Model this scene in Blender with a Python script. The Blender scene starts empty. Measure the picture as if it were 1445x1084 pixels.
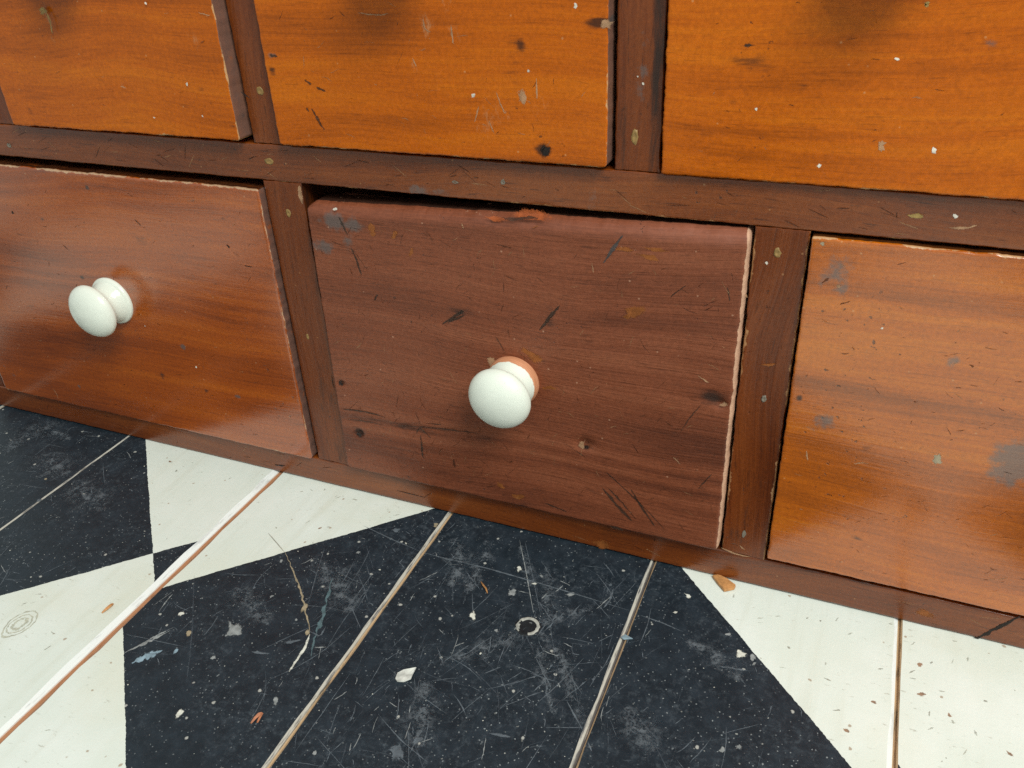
import bpy, bmesh, math, random
import numpy as np
from mathutils import Vector, Matrix

random.seed(7)
rng = np.random.default_rng(11)
SC = bpy.context.scene
COL = SC.collection

# ------------------------------------------------------------------ camera
F_PX, CAM = 1199.889, (0.335135, -0.398706, 0.375175)
RIGHT = Vector((0.9219, 0.3845, -0.0466)).normalized()
FWD = Vector((-0.3523, 0.7826, -0.5132)).normalized()
UP = RIGHT.cross(FWD).normalized()
RIGHT = FWD.cross(UP).normalized()
cd = bpy.data.cameras.new('camera')
cam = bpy.data.objects.new('camera', cd)
COL.objects.link(cam)
cam.matrix_world = Matrix(((RIGHT.x, UP.x, -FWD.x, CAM[0]),
                           (RIGHT.y, UP.y, -FWD.y, CAM[1]),
                           (RIGHT.z, UP.z, -FWD.z, CAM[2]),
                           (0, 0, 0, 1)))
cd.sensor_fit = 'HORIZONTAL'
cd.sensor_width = 36.0
cd.lens = F_PX / 1445.0 * 36.0
cd.clip_start, cd.clip_end = 0.02, 60
SC.camera = cam

# ------------------------------------------------------------------ light
SC.view_settings.view_transform = 'Standard'
SC.view_settings.look = 'None'
SC.view_settings.exposure = 0.0
SC.view_settings.gamma = 1.0
SC.cycles.use_denoising = False         # keep the fine grain of wood and paint
world = bpy.data.worlds.new('World')
SC.world = world
world.use_nodes = True
bg = world.node_tree.nodes['Background']
bg.inputs[0].default_value = (0.92, 1.0, 0.965, 1)
bg.inputs[1].default_value = 0.50


def area(name, loc, target, sx, sy, power, color):
    l = bpy.data.lights.new(name, 'AREA')
    l.shape = 'RECTANGLE'
    l.size, l.size_y, l.energy, l.color = sx, sy, power, color
    o = bpy.data.objects.new(name, l)
    COL.objects.link(o)
    o.location = loc
    o.rotation_euler = (Vector(target) - Vector(loc)).to_track_quat('-Z', 'Y').to_euler()
    return o


area('window_light', (1.25, -0.95, 1.75), (0.1, 0, 0.1), 0.8, 0.8, 45.0, (0.98, 1.0, 0.95))


# ------------------------------------------------------------------ picture <-> place
def ray(p):
    return (FWD + RIGHT * ((p[0] - 722.5) / F_PX) - UP * ((p[1] - 542.0) / F_PX))


def face_pt(p, d=0.0):            # photograph position -> (x, z) on the plane y = -d
    r = ray(p)
    t = (-d - CAM[1]) / r.y
    return (CAM[0] + t * r.x, CAM[2] + t * r.z)


def floor_pt(p):                  # photograph position -> (x, y) on the floor
    r = ray(p)
    t = -CAM[2] / r.z
    return (CAM[0] + t * r.x, CAM[1] + t * r.y)


# ------------------------------------------------------------------ node helper
class NT:
    def __init__(self, name):
        self.m = bpy.data.materials.new(name)
        self.m.use_nodes = True
        self.t = self.m.node_tree
        self.b = self.t.nodes['Principled BSDF']

    def n(self, typ, ins=(), out=0, **props):
        nd = self.t.nodes.new(typ)
        for k, v in props.items():
            setattr(nd, k, v)
        for i, v in (ins.items() if isinstance(ins, dict) else enumerate(ins)):
            self.put(nd.inputs[i], v)
        return nd.outputs[out]

    def put(self, sock, v):
        if v is None:
            return
        if isinstance(v, bpy.types.NodeSocket):
            self.t.links.new(v, sock)
        else:
            if isinstance(v, tuple) and len(v) == 3 and sock.type == 'RGBA':
                v = v + (1,)
            sock.default_value = v

    def math(self, op, a, b=None, c=None, clamp=False):
        return self.n('ShaderNodeMath', [a, b, c], operation=op, use_clamp=clamp)

    def mix(self, f, a, b, mode='MIX'):
        nd = self.t.nodes.new('ShaderNodeMix')
        nd.data_type = 'RGBA'
        nd.blend_type = mode
        self.put(nd.inputs[0], f)
        self.put(nd.inputs[6], a)
        self.put(nd.inputs[7], b)
        return nd.outputs[2]

    def noise(self, vec, scale, detail=3.0, rough=0.55, dist=0.0, out=0):
        return self.n('ShaderNodeTexNoise', {'Vector': vec, 'Scale': scale, 'Detail': detail, 'Roughness': rough, 'Distortion': dist}, out)

    def voro(self, vec, scale, feature='F1', out=0, rnd=1.0):
        return self.n('ShaderNodeTexVoronoi', {'Vector': vec, 'Scale': scale, 'Randomness': rnd}, out, feature=feature)

    def scale(self, vec, s):
        return self.n('ShaderNodeVectorMath', [vec, s], operation='MULTIPLY')

    def add(self, vec, s):
        return self.n('ShaderNodeVectorMath', [vec, s], operation='ADD')

    def step(self, v, lo, hi):
        return self.n('ShaderNodeMapRange', {0: v, 1: lo, 2: hi, 3: 0.0, 4: 1.0}, interpolation_type='SMOOTHSTEP')

    def rng(self, v, lo, hi, a, b):
        return self.n('ShaderNodeMapRange', {0: v, 1: lo, 2: hi, 3: a, 4: b})

    def ramp(self, f, stops):
        nd = self.t.nodes.new('ShaderNodeValToRGB')
        self.put(nd.inputs[0], f)
        el = nd.color_ramp.elements
        while len(el) < len(stops):
            el.new(0.5)
        for e, (p, c) in zip(el, stops):
            e.position = p
            e.color = c + (1,)
        return nd.outputs[0]

    def bump(self, h, strength, dist, normal=None):
        return self.n('ShaderNodeBump', {'Strength': strength, 'Distance': dist, 'Height': h, 'Normal': normal})

    def done(self, color, rough=0.5, normal=None, **kw):
        self.put(self.b.inputs['Base Color'], color)
        self.put(self.b.inputs['Roughness'], rough)
        if normal is not None:
            self.put(self.b.inputs['Normal'], normal)
        for k, v in kw.items():
            self.put(self.b.inputs[k.replace('_', ' ')], v)
        return self.m


# ------------------------------------------------------------------ materials
def wood_mat(name, dark, mid, light, raw, axis='x', gscale=1.0, rough=0.2, rough_var=0.12, relief=0.25,
             contrast=1.0, spec=0.5, pores=0.5, ringy=0.5, coat=0.0, dirt_dark_col=(0.012, 0.008, 0.006), lipcol=(0.33, 0.125, 0.080)):
    k = NT(name)
    pos = k.n('ShaderNodeTexCoord', out=3)
    rnd = k.n('ShaderNodeObjectInfo', out=5)
    off = k.n('ShaderNodeCombineXYZ', [k.math('MULTIPLY', rnd, 3.1), k.math('MULTIPLY', rnd, 1.7), k.math('MULTIPLY', rnd, 5.3)])
    p = k.add(pos, off)
    lo = k.noise(k.scale(p, (3.0, 3.0, 3.0)), 1.0, 2.0, out=1)
    warp = k.n('ShaderNodeVectorMath', [lo, (0.5, 0.5, 0.5)], operation='SUBTRACT')
    pw = k.add(p, k.scale(warp, (0.0, 0.03, 0.06) if axis == 'x' else (0.06, 0.03, 0.0)))
    def st(a, b):                 # a along the grain, b across
        return k.scale(pw, (a, b, b) if axis == 'x' else (b, b, a))
    band = k.noise(st(2.2 * gscale, 44 * gscale), 1.0, 4.0, 0.6)
    ring = k.noise(st(0.9 * gscale, 17 * gscale), 1.0, 1.0, 0.4)
    ring2 = k.math('ABSOLUTE', k.math('SUBTRACT', k.math('FRACT', k.math('MULTIPLY', ring, 9.0)), 0.5))
    ring2 = k.math('MULTIPLY', ring2, 2.0)
    fine = k.noise(st(11, 620), 1.0, 4.0, 0.7)
    f = k.math('ADD', k.math('MULTIPLY', band, 1.0 - ringy * 0.5), k.math('MULTIPLY', ring2, ringy * 0.45))
    f = k.math('ADD', f, k.math('MULTIPLY', k.math('SUBTRACT', fine, 0.5), 0.62))
    f = k.math('ADD', k.math('MULTIPLY', k.math('SUBTRACT', f, 0.5), contrast), 0.5)
    big = k.noise(p, 9.0, 3.0, 0.6)
    f = k.math('ADD', f, k.math('MULTIPLY', k.math('SUBTRACT', big, 0.5), 0.5))
    col = k.ramp(f, [(0.15, dark), (0.5, mid), (0.85, light)])
    mot = k.noise(p, 480.0, 3.0, 0.75)
    col = k.mix(1.0, col, k.n('ShaderNodeCombineColor', [k.rng(mot, 0.25, 0.75, 0.80, 1.20)] * 3), 'MULTIPLY')
    # short dark pores along the grain
    po = k.noise(st(60, 1100), 1.0, 1.0, 0.5)
    col = k.mix(k.math('MULTIPLY', k.step(po, 0.64, 0.76), pores), col, tuple(c * 0.35 for c in dark))
    # small handling marks: dark dents and pale nicks
    sp = k.noise(p, 300.0, 2.0, 0.6)
    patch = k.step(k.noise(p, 17.0, 2.0), 0.50, 0.68)
    col = k.mix(k.math('MULTIPLY', k.step(sp, 0.67, 0.73), k.math('MULTIPLY', patch, 0.7)), col, dirt_dark_col)
    vd = k.voro(k.add(p, (3.3, 1.1, 7.7)), 95.0)
    col = k.mix(k.math('MULTIPLY', k.step(vd, 0.07, 0.03), 0.4), col, raw)
    # wear and tone painted per vertex: R bare wood, G grime and darkened drawer tops, B blue grey stain, A pale lip ; scuff: hazy rubs and pale patches
    at = k.n('ShaderNodeAttribute', out=0, attribute_name='wear')
    sep = k.n('ShaderNodeSeparateColor', [at], out=0)
    nd = sep.node
    n1 = k.noise(p, 140.0, 4.0, 0.7)
    n2 = k.noise(st(40, 260), 1.0, 4.0, 0.7)
    rr = k.step(k.math('ADD', nd.outputs[0], k.math('MULTIPLY', k.math('SUBTRACT', n1, 0.5), 1.3)), 0.42, 0.56)
    gg = k.step(k.math('ADD', nd.outputs[1], k.math('MULTIPLY', k.math('SUBTRACT', n2, 0.5), 1.5)), 0.30, 0.92)
    bb = k.step(k.math('ADD', nd.outputs[2], k.math('MULTIPLY', k.math('SUBTRACT', n1, 0.5), 1.7)), 0.30, 0.80)
    rawv = k.mix(n1, tuple(c * 0.55 for c in raw), raw)
    col = k.mix(k.math('MULTIPLY', gg, 0.85), col, dirt_dark_col)
    col = k.mix(k.math('MULTIPLY', bb, 0.75), col, (0.11, 0.095, 0.088))
    lip = k.n('ShaderNodeAttribute', out=3, attribute_name='wear')
    col = k.mix(k.math('MULTIPLY', lip, k.rng(n1, 0.3, 0.7, 0.45, 1.0)), col, lipcol)
    col = k.mix(rr, col, rawv)
    sc = k.n('ShaderNodeAttribute', out=2, attribute_name='scuff')
    cr = k.noise(k.scale(p, (260, 260, 110)), 1.0, 4.0, 0.75)
    scf = k.step(k.math('ADD', sc, k.math('MULTIPLY', k.math('SUBTRACT', cr, 0.5), 1.6)), 0.45, 1.0)
    col = k.mix(k.math('MULTIPLY', scf, 0.75), col, (0.50, 0.27, 0.13))
    ro = k.math('ADD', k.rng(big, 0.3, 0.7, rough - rough_var * 0.5, rough + rough_var * 0.5), k.math('MULTIPLY', k.math('MAXIMUM', rr, scf), 0.3))
    ro = k.math('ADD', ro, k.math('MULTIPLY', gg, 0.12))
    h = k.math('ADD', k.math('MULTIPLY', band, 0.5), k.math('MULTIPLY', fine, 0.5))
    h = k.math('ADD', h, k.math('MULTIPLY', k.noise(p, 60.0, 3.0), 0.55))
    h = k.math('SUBTRACT', h, k.math('MULTIPLY', k.step(sp, 0.67, 0.75), k.math('MULTIPLY', patch, 0.5)))
    h = k.math('SUBTRACT', h, k.math('MULTIPLY', rr, 0.25))
    nrm = k.bump(h, relief, 0.0012)
    return k.done(col, ro, nrm, Specular_IOR_Level=spec, Coat_Weight=coat, Coat_Roughness=rough)


M = {}
M['orange'] = wood_mat('varnished_orange_pine', (0.23, 0.046, 0.001), (0.46, 0.097, 0.001), (0.58, 0.145, 0.002),
                       (0.62, 0.34, 0.15), rough=0.24, relief=0.16, pores=0.28, ringy=0.40, contrast=0.95, spec=0.30)
M['amber'] = wood_mat('varnished_amber_pine', (0.20, 0.044, 0.001), (0.42, 0.095, 0.001), (0.56, 0.155, 0.003),
                      (0.62, 0.34, 0.15), rough=0.17, relief=0.14, pores=0.28, ringy=0.5, contrast=1.05, spec=0.9, coat=0.5)
M['chestnut'] = wood_mat('varnished_chestnut_pine', (0.17, 0.030, 0.001), (0.33, 0.063, 0.001), (0.44, 0.098, 0.003),
                         (0.60, 0.36, 0.20), rough=0.18, relief=0.14, pores=0.3, ringy=0.45, contrast=1.05, spec=1.0, coat=0.6)
M['brown'] = wood_mat('worn_brown_paint', (0.100, 0.026, 0.011), (0.205, 0.056, 0.023), (0.275, 0.085, 0.038),
                      (0.72, 0.42, 0.27), rough=0.38, relief=0.80, contrast=1.0, pores=0.45, ringy=0.75, gscale=0.85, spec=0.4)
M['rail'] = wood_mat('stained_frame_rail', (0.080, 0.015, 0.002), (0.168, 0.037, 0.004), (0.235, 0.060, 0.009),
                     (0.50, 0.26, 0.11), rough=0.26, relief=0.3, pores=0.5, ringy=0.3, contrast=1.2, spec=0.6, coat=0.2)
M['stile'] = wood_mat('stained_frame_stile', (0.068, 0.013, 0.002), (0.145, 0.031, 0.004), (0.205, 0.050, 0.008),
                      (0.50, 0.26, 0.11), axis='z', rough=0.25, relief=0.3, pores=0.5, ringy=0.25, contrast=1.2, spec=0.5)
M['carcass'] = wood_mat('dusty_carcass_wood', (0.05, 0.025, 0.012), (0.11, 0.055, 0.025), (0.17, 0.09, 0.045),
                        (0.4, 0.25, 0.12), rough=0.6, relief=0.4)


def plain(name, col, rough=0.5, var=0.35, scale=220.0, spec=0.5, bump=0.2):
    k = NT(name)
    pos = k.n('ShaderNodeTexCoord', out=3)
    n = k.noise(pos, scale, 4.0, 0.65)
    c = k.mix(k.step(n, 0.3, 0.7), tuple(v * (1 - var) for v in col), tuple(min(1, v * (1 + var * 0.5)) for v in col))
    return k.done(c, rough, k.bump(n, bump, 0.0005), Specular_IOR_Level=spec)


def mark(name, col, opacity=1.0, soft=False, rough=0.5, scale=900.0):
    """thin worn marks: the paint or wood is only partly covered, ragged towards the rim"""
    k = NT(name)
    pos = k.n('ShaderNodeNewGeometry', out=0)
    n = k.noise(pos, scale, 4.0, 0.75)
    n2 = k.noise(pos, scale * 0.28, 3.0, 0.6)
    a = k.n('ShaderNodeAttribute', out=2, attribute_name='cover')
    if soft:
        f = k.math('MULTIPLY', k.step(a, 0.0, 0.9), k.step(k.math('ADD', k.math('MULTIPLY', n, 0.6), k.math('MULTIPLY', n2, 0.5)), 0.50, 0.68))
    else:
        f = k.step(k.math('ADD', a, k.math('ADD', k.math('MULTIPLY', k.math('SUBTRACT', n, 0.5), 1.1), k.math('MULTIPLY', k.math('SUBTRACT', n2, 0.5), 0.8))), 0.12, 0.42)
    f = k.math('MULTIPLY', f, opacity)
    c = k.mix(k.step(n2, 0.3, 0.7), tuple(v * 0.7 for v in col), tuple(min(1, v * 1.15) for v in col))
    k.done(c, rough, None, Specular_IOR_Level=0.3, Alpha=f)
    return k.m


M['scratch_dark'] = mark('dark_gouge', (0.018, 0.012, 0.010), 0.9)
M['scratch_pale'] = mark('pale_scratch', (0.50, 0.29, 0.16), 0.75)
M['nick_pale'] = mark('faint_pale_nick', (0.40, 0.22, 0.11), 0.45)
M['nick_dark'] = mark('faint_dark_nick', (0.045, 0.018, 0.010), 0.42)
M['chip_orange'] = mark('bare_orange_wood', (0.33, 0.105, 0.025), 0.75)
M['chip_red'] = mark('bare_red_orange_wood', (0.50, 0.115, 0.030), 0.7)
M['gouge'] = mark('grey_brown_gouge', (0.040, 0.030, 0.022), 0.60)
M['chip_tan'] = mark('tan_filler', (0.36, 0.24, 0.08), 0.9)
M['filler'] = plain('yellow_wood_filler', (0.29, 0.175, 0.055), 0.5)
M['chip_grey'] = plain('dull_nail_metal', (0.20, 0.17, 0.13), 0.45)
M['chip_white'] = mark('white_paint_spot', (0.78, 0.72, 0.62), 0.95)
M['chip_brown'] = mark('brown_stain', (0.085, 0.028, 0.012), 0.6)
M['chip_blue'] = mark('blue_grey_stain', (0.075, 0.075, 0.075), 0.7)
M['fl_grey'] = mark('grey_scuff', (0.135, 0.160, 0.185), 0.8)
M['fl_light'] = mark('light_scuff', (0.34, 0.36, 0.36), 0.85)
M['fl_faint'] = mark('faint_scuff', (0.075, 0.092, 0.112), 0.65)
M['fl_haze'] = mark('hazy_rub', (0.17, 0.195, 0.22), 0.55, True, scale=520.0)
M['fl_white'] = mark('white_chip', (0.70, 0.70, 0.62), 1.0)
M['fl_tan'] = mark('bare_floor_wood', (0.40, 0.33, 0.22), 0.9)
M['fl_blue'] = mark('pale_blue_paint', (0.30, 0.42, 0.50), 0.9)
M['fl_teal'] = mark('teal_grey_smear', (0.12, 0.19, 0.21), 0.8)
M['fl_black'] = plain('black_hole', (0.011, 0.015, 0.019), 0.5)
M['fl_rim'] = plain('chipped_white_rim', (0.42, 0.42, 0.38), 0.6)
M['fl_nick'] = mark('brown_nick', (0.36, 0.20, 0.12), 0.75)
M['fl_knot'] = mark('knot_ghost', (0.58, 0.56, 0.44), 0.5)
M['fl_dirt'] = mark('grey_brown_speck', (0.34, 0.32, 0.26), 0.55)
M['fl_ghost'] = mark('pale_grey_rub', (0.50, 0.50, 0.43), 0.55)
M['flake_white'] = plain('white_paint_flake', (0.66, 0.67, 0.62), 0.5)
M['flake_blue'] = plain('blue_paint_flake', (0.26, 0.36, 0.42), 0.5)
M['shaving'] = plain('orange_wood_shaving', (0.55, 0.26, 0.09), 0.6, 0.3, 300)
M['shaving_red'] = plain('reddish_wood_sliver', (0.45, 0.17, 0.08), 0.6)


def knob_mat(name, base, raw_until, white=(0.82, 0.86, 0.76), rough=0.16):
    k = NT(name)
    pos = k.n('ShaderNodeTexCoord', out=3)
    x = k.n('ShaderNodeSeparateXYZ', [pos], out=1)
    n = k.noise(pos, 260.0, 4.0, 0.7)
    b = k.noise(pos, 45.0, 3.0, 0.6)
    c = k.mix(k.step(b, 0.3, 0.75), tuple(v * 0.93 for v in white), white)
    c = k.mix(k.math('MULTIPLY', k.step(k.voro(pos, 170.0), 0.075, 0.03), 0.55), c, (0.22, 0.24, 0.20))
    if raw_until > 0:
        e = k.math('ADD', k.math('ADD', k.math('MULTIPLY', x, -1.0), k.math('MULTIPLY', k.n('ShaderNodeSeparateXYZ', [pos], out=0), -0.09)), k.math('MULTIPLY', k.math('SUBTRACT', b, 0.5), 0.007))
        e = k.math('ADD', e, k.math('MULTIPLY', k.math('SUBTRACT', n, 0.5), 0.002))
        f = k.step(e, raw_until + 0.0003, raw_until - 0.0003)
        lines = k.noise(k.scale(pos, (100, 1600, 100)), 1.0, 2.0)
        rawc = k.mix(k.step(lines, 0.35, 0.65), (0.54, 0.23, 0.115), base)
        c = k.mix(f, c, rawc)
    return k.done(c, k.rng(b, 0.3, 0.7, rough, rough + 0.12), k.bump(k.math('ADD', n, k.math('MULTIPLY', b, 2.0)), 0.10, 0.0006))


M['knob_wood'] = knob_mat('white_painted_wood', (0.68, 0.31, 0.17), 0.0050, rough=0.34)
M['knob_porc'] = knob_mat('white_porcelain', (0.6, 0.3, 0.1), 0.0, rough=0.14)


def board_mat(name, u0, v0, flip=False, slope_u=1.0, slope_v=1.0):
    """checker of black and white paint laid diagonally over the boards"""
    k = NT(name)
    g = k.n('ShaderNodeNewGeometry', out=0)
    s = k.n('ShaderNodeSeparateXYZ', [g], out=0)
    x, y = s.node.outputs[0], s.node.outputs[1]
    w = k.math('MULTIPLY', k.math('SUBTRACT', k.noise(g, 260.0, 3.0, 0.7), 0.5), 0.0022)
    w2 = k.math('MULTIPLY', k.math('SUBTRACT', k.noise(g, 25.0, 2.0), 0.5), 0.003)
    ww = k.math('ADD', w, w2)
    per = 0.4426
    def par(val):
        q = k.math('FRACT', k.math('DIVIDE', val, per * 2))
        return k.math('LESS_THAN', q, 0.5)
    u = k.math('ADD', k.math('ADD', k.math('MULTIPLY', x, slope_u), y), ww)
    v = k.math('ADD', k.math('SUBTRACT', y, k.math('MULTIPLY', x, slope_v)), ww)
    pu = par(k.math('SUBTRACT', u, u0))       # 1 for u in (u0, u0+per)
    pv = par(k.math('SUBTRACT', v, v0 - per))  # 1 for v in (v0-per, v0)
    blk = k.math('ABSOLUTE', k.math('SUBTRACT', pu, pv))
    if not flip:
        blk = k.math('SUBTRACT', 1.0, blk)
    big = k.noise(g, 14.0, 4.0, 0.65)
    mid = k.noise(g, 70.0, 5.0, 0.7)
    fine = k.noise(g, 520.0, 3.0, 0.7)
    along = k.noise(k.scale(g, (90, 7, 90)), 1.0, 4.0, 0.65)
    # black paint, with dusty grey bloom and white specks
    cb = k.mix(k.step(mid, 0.35, 0.75), (0.0098, 0.0175, 0.0250), (0.0185, 0.0300, 0.0420))
    sm = k.math('MULTIPLY', k.rng(k.step(big, 0.40, 0.66), 0.0, 1.0, 0.18, 1.0), k.step(k.noise(g, 230.0, 5.0, 0.8), 0.47, 0.72))
    cb = k.mix(k.math('MULTIPLY', sm, 0.50), cb, (0.105, 0.128, 0.150))
    wv = k.noise(k.add(g, (4.2, 1.7, 0.3)), 16.0, 2.0)
    dens = k.rng(wv, 0.35, 0.7, 0.04, 0.13)
    vp = k.add(g, k.scale(k.noise(g, 300.0, 2.0, out=1), (0.002, 0.002, 0.002)))
    dot = k.voro(vp, 210.0)
    dsel = k.n('ShaderNodeTexVoronoi', {'Vector': vp, 'Scale': 210.0}, 1)
    dr = k.n('ShaderNodeSeparateColor', [dsel], out=0)
    dotm = k.math('MULTIPLY', k.step(k.math('SUBTRACT', dot, dens), 0.02, -0.04), k.math('GREATER_THAN', dr, 0.45))
    cb = k.mix(k.math('MULTIPLY', dotm, k.rng(dr.node.outputs[1], 0.0, 1.0, 0.15, 0.95)), cb, (0.42, 0.43, 0.40))
    vq = k.add(vp, (2.2, 0.7, 1.9))
    dq = k.voro(vq, 520.0)
    dqs = k.n('ShaderNodeSeparateColor', [k.n('ShaderNodeTexVoronoi', {'Vector': vq, 'Scale': 520.0}, 1)], out=0)
    cb = k.mix(k.math('MULTIPLY', k.math('MULTIPLY', k.step(dq, 0.26, 0.12), k.math('GREATER_THAN', dqs, 0.72)), k.rng(wv, 0.3, 0.7, 0.2, 0.9)), cb, (0.30, 0.33, 0.34))
    dot2 = k.voro(k.add(vp, (1.3, 2.1, 0.4)), 70.0)
    cb = k.mix(k.math('MULTIPLY', k.step(dot2, 0.085, 0.05), 0.8), cb, (0.50, 0.50, 0.46))
    # white paint, with dirt in the grain and little brown nicks
    cw = k.mix(k.step(big, 0.35, 0.72), (0.735, 0.79, 0.72), (0.80, 0.845, 0.79))
    cw = k.mix(k.math('MULTIPLY', k.step(along, 0.48, 0.75), 0.22), cw, (0.56, 0.56, 0.44))
    yl = k.noise(k.add(g, (7.7, 2.2, 0.0)), 9.0, 4.0, 0.6)
    cw = k.mix(k.math('MULTIPLY', k.step(yl, 0.45, 0.68), 0.35), cw, (0.70, 0.69, 0.54))
    gr = k.math('MULTIPLY', k.step(k.noise(k.scale(g, (170, 420, 170)), 1.0, 4.0, 0.7), 0.60, 0.72), k.step(k.noise(g, 22.0, 3.0), 0.38, 0.58))
    cw = k.mix(k.math('MULTIPLY', gr, 0.60), cw, (0.36, 0.34, 0.27))
    dot3 = k.voro(k.add(vp, (0.3, 5.1, 0.4)), 95.0)
    c3 = k.n('ShaderNodeTexVoronoi', {'Vector': k.add(vp, (0.3, 5.1, 0.4)), 'Scale': 95.0}, 1)
    c3s = k.n('ShaderNodeSeparateColor', [c3], out=0)
    cw = k.mix(k.math('MULTIPLY', k.math('MULTIPLY', k.step(dot3, 0.11, 0.06), k.math('GREATER_THAN', c3s, 0.5)), 0.75), cw, (0.36, 0.25, 0.16))
    col = k.mix(blk, cw, cb)
    # paint drag along the border of the two colours
    ro = k.math('ADD', k.rng(mid, 0.3, 0.7, 0.30, 0.46), k.math('MULTIPLY', blk, 0.05))
    ro = k.math('ADD', ro, k.math('MULTIPLY', k.math('MULTIPLY', sm, blk), 0.25))
    h = k.math('ADD', k.math('MULTIPLY', along, 0.7), k.math('MULTIPLY', fine, 0.35))
    h = k.math('ADD', h, k.math('MULTIPLY', mid, 0.5))
    return k.done(col, ro, k.bump(h, 0.22, 0.0009), Specular_IOR_Level=0.4)


def edge_paint(name, col, worn, amount, dust=0.7):
    k = NT(name)
    g = k.n('ShaderNodeNewGeometry', out=0)
    n = k.noise(k.scale(g, (600, 60, 600)), 1.0, 4.0, 0.7)
    c = k.mix(k.step(n, 0.5 - amount, 0.72 - amount), col, worn)
    d = k.noise(k.scale(g, (260, 34, 260)), 1.0, 4.0, 0.75)
    c = k.mix(k.math('MULTIPLY', k.step(d, 0.54, 0.68), dust), c, (0.050, 0.040, 0.032))
    return k.done(c, 0.5, k.bump(n, 0.4, 0.0006))


M['edge_white'] = edge_paint('white_board_edge', (0.83, 0.86, 0.84), (0.38, 0.40, 0.40), -0.08, 0.25)
M['edge_grey'] = edge_paint('scuffed_board_edge', (0.50, 0.48, 0.42), (0.10, 0.10, 0.11), 0.02)
M['edge_dark'] = edge_paint('dark_board_edge', (0.10, 0.09, 0.09), (0.40, 0.34, 0.28), -0.05)
M['edge_brown'] = edge_paint('bare_brown_edge', (0.46, 0.215, 0.105), (0.30, 0.125, 0.055), 0.0)
M['edge_tan'] = edge_paint('bare_tan_edge', (0.58, 0.40, 0.23), (0.36, 0.24, 0.14), 0.0)


# ------------------------------------------------------------------ object helpers
def link(name, me, parent=None, loc=None, kind=None):
    o = bpy.data.objects.new(name, me)
    COL.objects.link(o)
    if loc is not None:
        o.location = loc
    if parent is not None:
        o.parent = parent
        q = parent
        base = Vector((0, 0, 0))
        while q is not None:
            base += q.location
            q = q.parent
        o.location = (Vector(loc) if loc is not None else Vector((0, 0, 0))) - base
    if kind:
        o['kind'] = kind
    return o


def thing(o, label, cat, group=None):
    o['label'], o['category'] = label, cat
    if group:
        o['group'] = group


def mesh_np(name, co, quads, mats, mi=None, smooth=True):
    me = bpy.data.meshes.new(name)
    nv, nf = len(co), len(quads)
    me.vertices.add(nv)
    me.vertices.foreach_set('co', np.asarray(co, dtype=np.float32).ravel())
    me.loops.add(nf * 4)
    me.loops.foreach_set('vertex_index', np.asarray(quads, dtype=np.int32).ravel())
    me.polygons.add(nf)
    me.polygons.foreach_set('loop_start', np.arange(0, nf * 4, 4, dtype=np.int32))
    me.polygons.foreach_set('loop_total', np.full(nf, 4, dtype=np.int32))
    for m in mats:
        me.materials.append(m)
    if mi is not None:
        me.polygons.foreach_set('material_index', np.asarray(mi, dtype=np.int32))
    me.polygons.foreach_set('use_smooth', np.full(nf, smooth))
    me.update(calc_edges=True)
    me.validate()
    return me


_lat = rng.random((256, 256))


def vnoise(x, y, s):
    x = np.asarray(x) * s + 71.3
    y = np.asarray(y) * s + 33.7
    xi, yi = np.floor(x).astype(int), np.floor(y).astype(int)
    fx, fy = x - xi, y - yi
    fx, fy = fx * fx * (3 - 2 * fx), fy * fy * (3 - 2 * fy)
    a = _lat[xi % 256, yi % 256]; b = _lat[(xi + 1) % 256, yi % 256]
    c = _lat[xi % 256, (yi + 1) % 256]; d = _lat[(xi + 1) % 256, (yi + 1) % 256]
    return (a * (1 - fx) + b * fx) * (1 - fy) + (c * (1 - fx) + d * fx) * fy - 0.5


def prof(L, r0, r1, res, thick, na=5):
    s, d = [0.0, 0.0], [thick, r0 + 0.0008]
    for i in range(na, -1, -1):
        a = i / na * math.pi / 2
        s.append(r0 * (1 - math.sin(a))); d.append(r0 * (1 - math.cos(a)))
    n = max(2, int((L - r0 - r1) / res))
    for i in range(1, n):
        s.append(r0 + (L - r0 - r1) * i / n); d.append(0.0)
    for i in range(0, na + 1):
        a = i / na * math.pi / 2
        s.append(L - r1 * (1 - math.sin(a))); d.append(r1 * (1 - math.cos(a)))
    s += [L, L]; d += [r1 + 0.0008, thick]
    return np.array(s), np.array(d)


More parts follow.
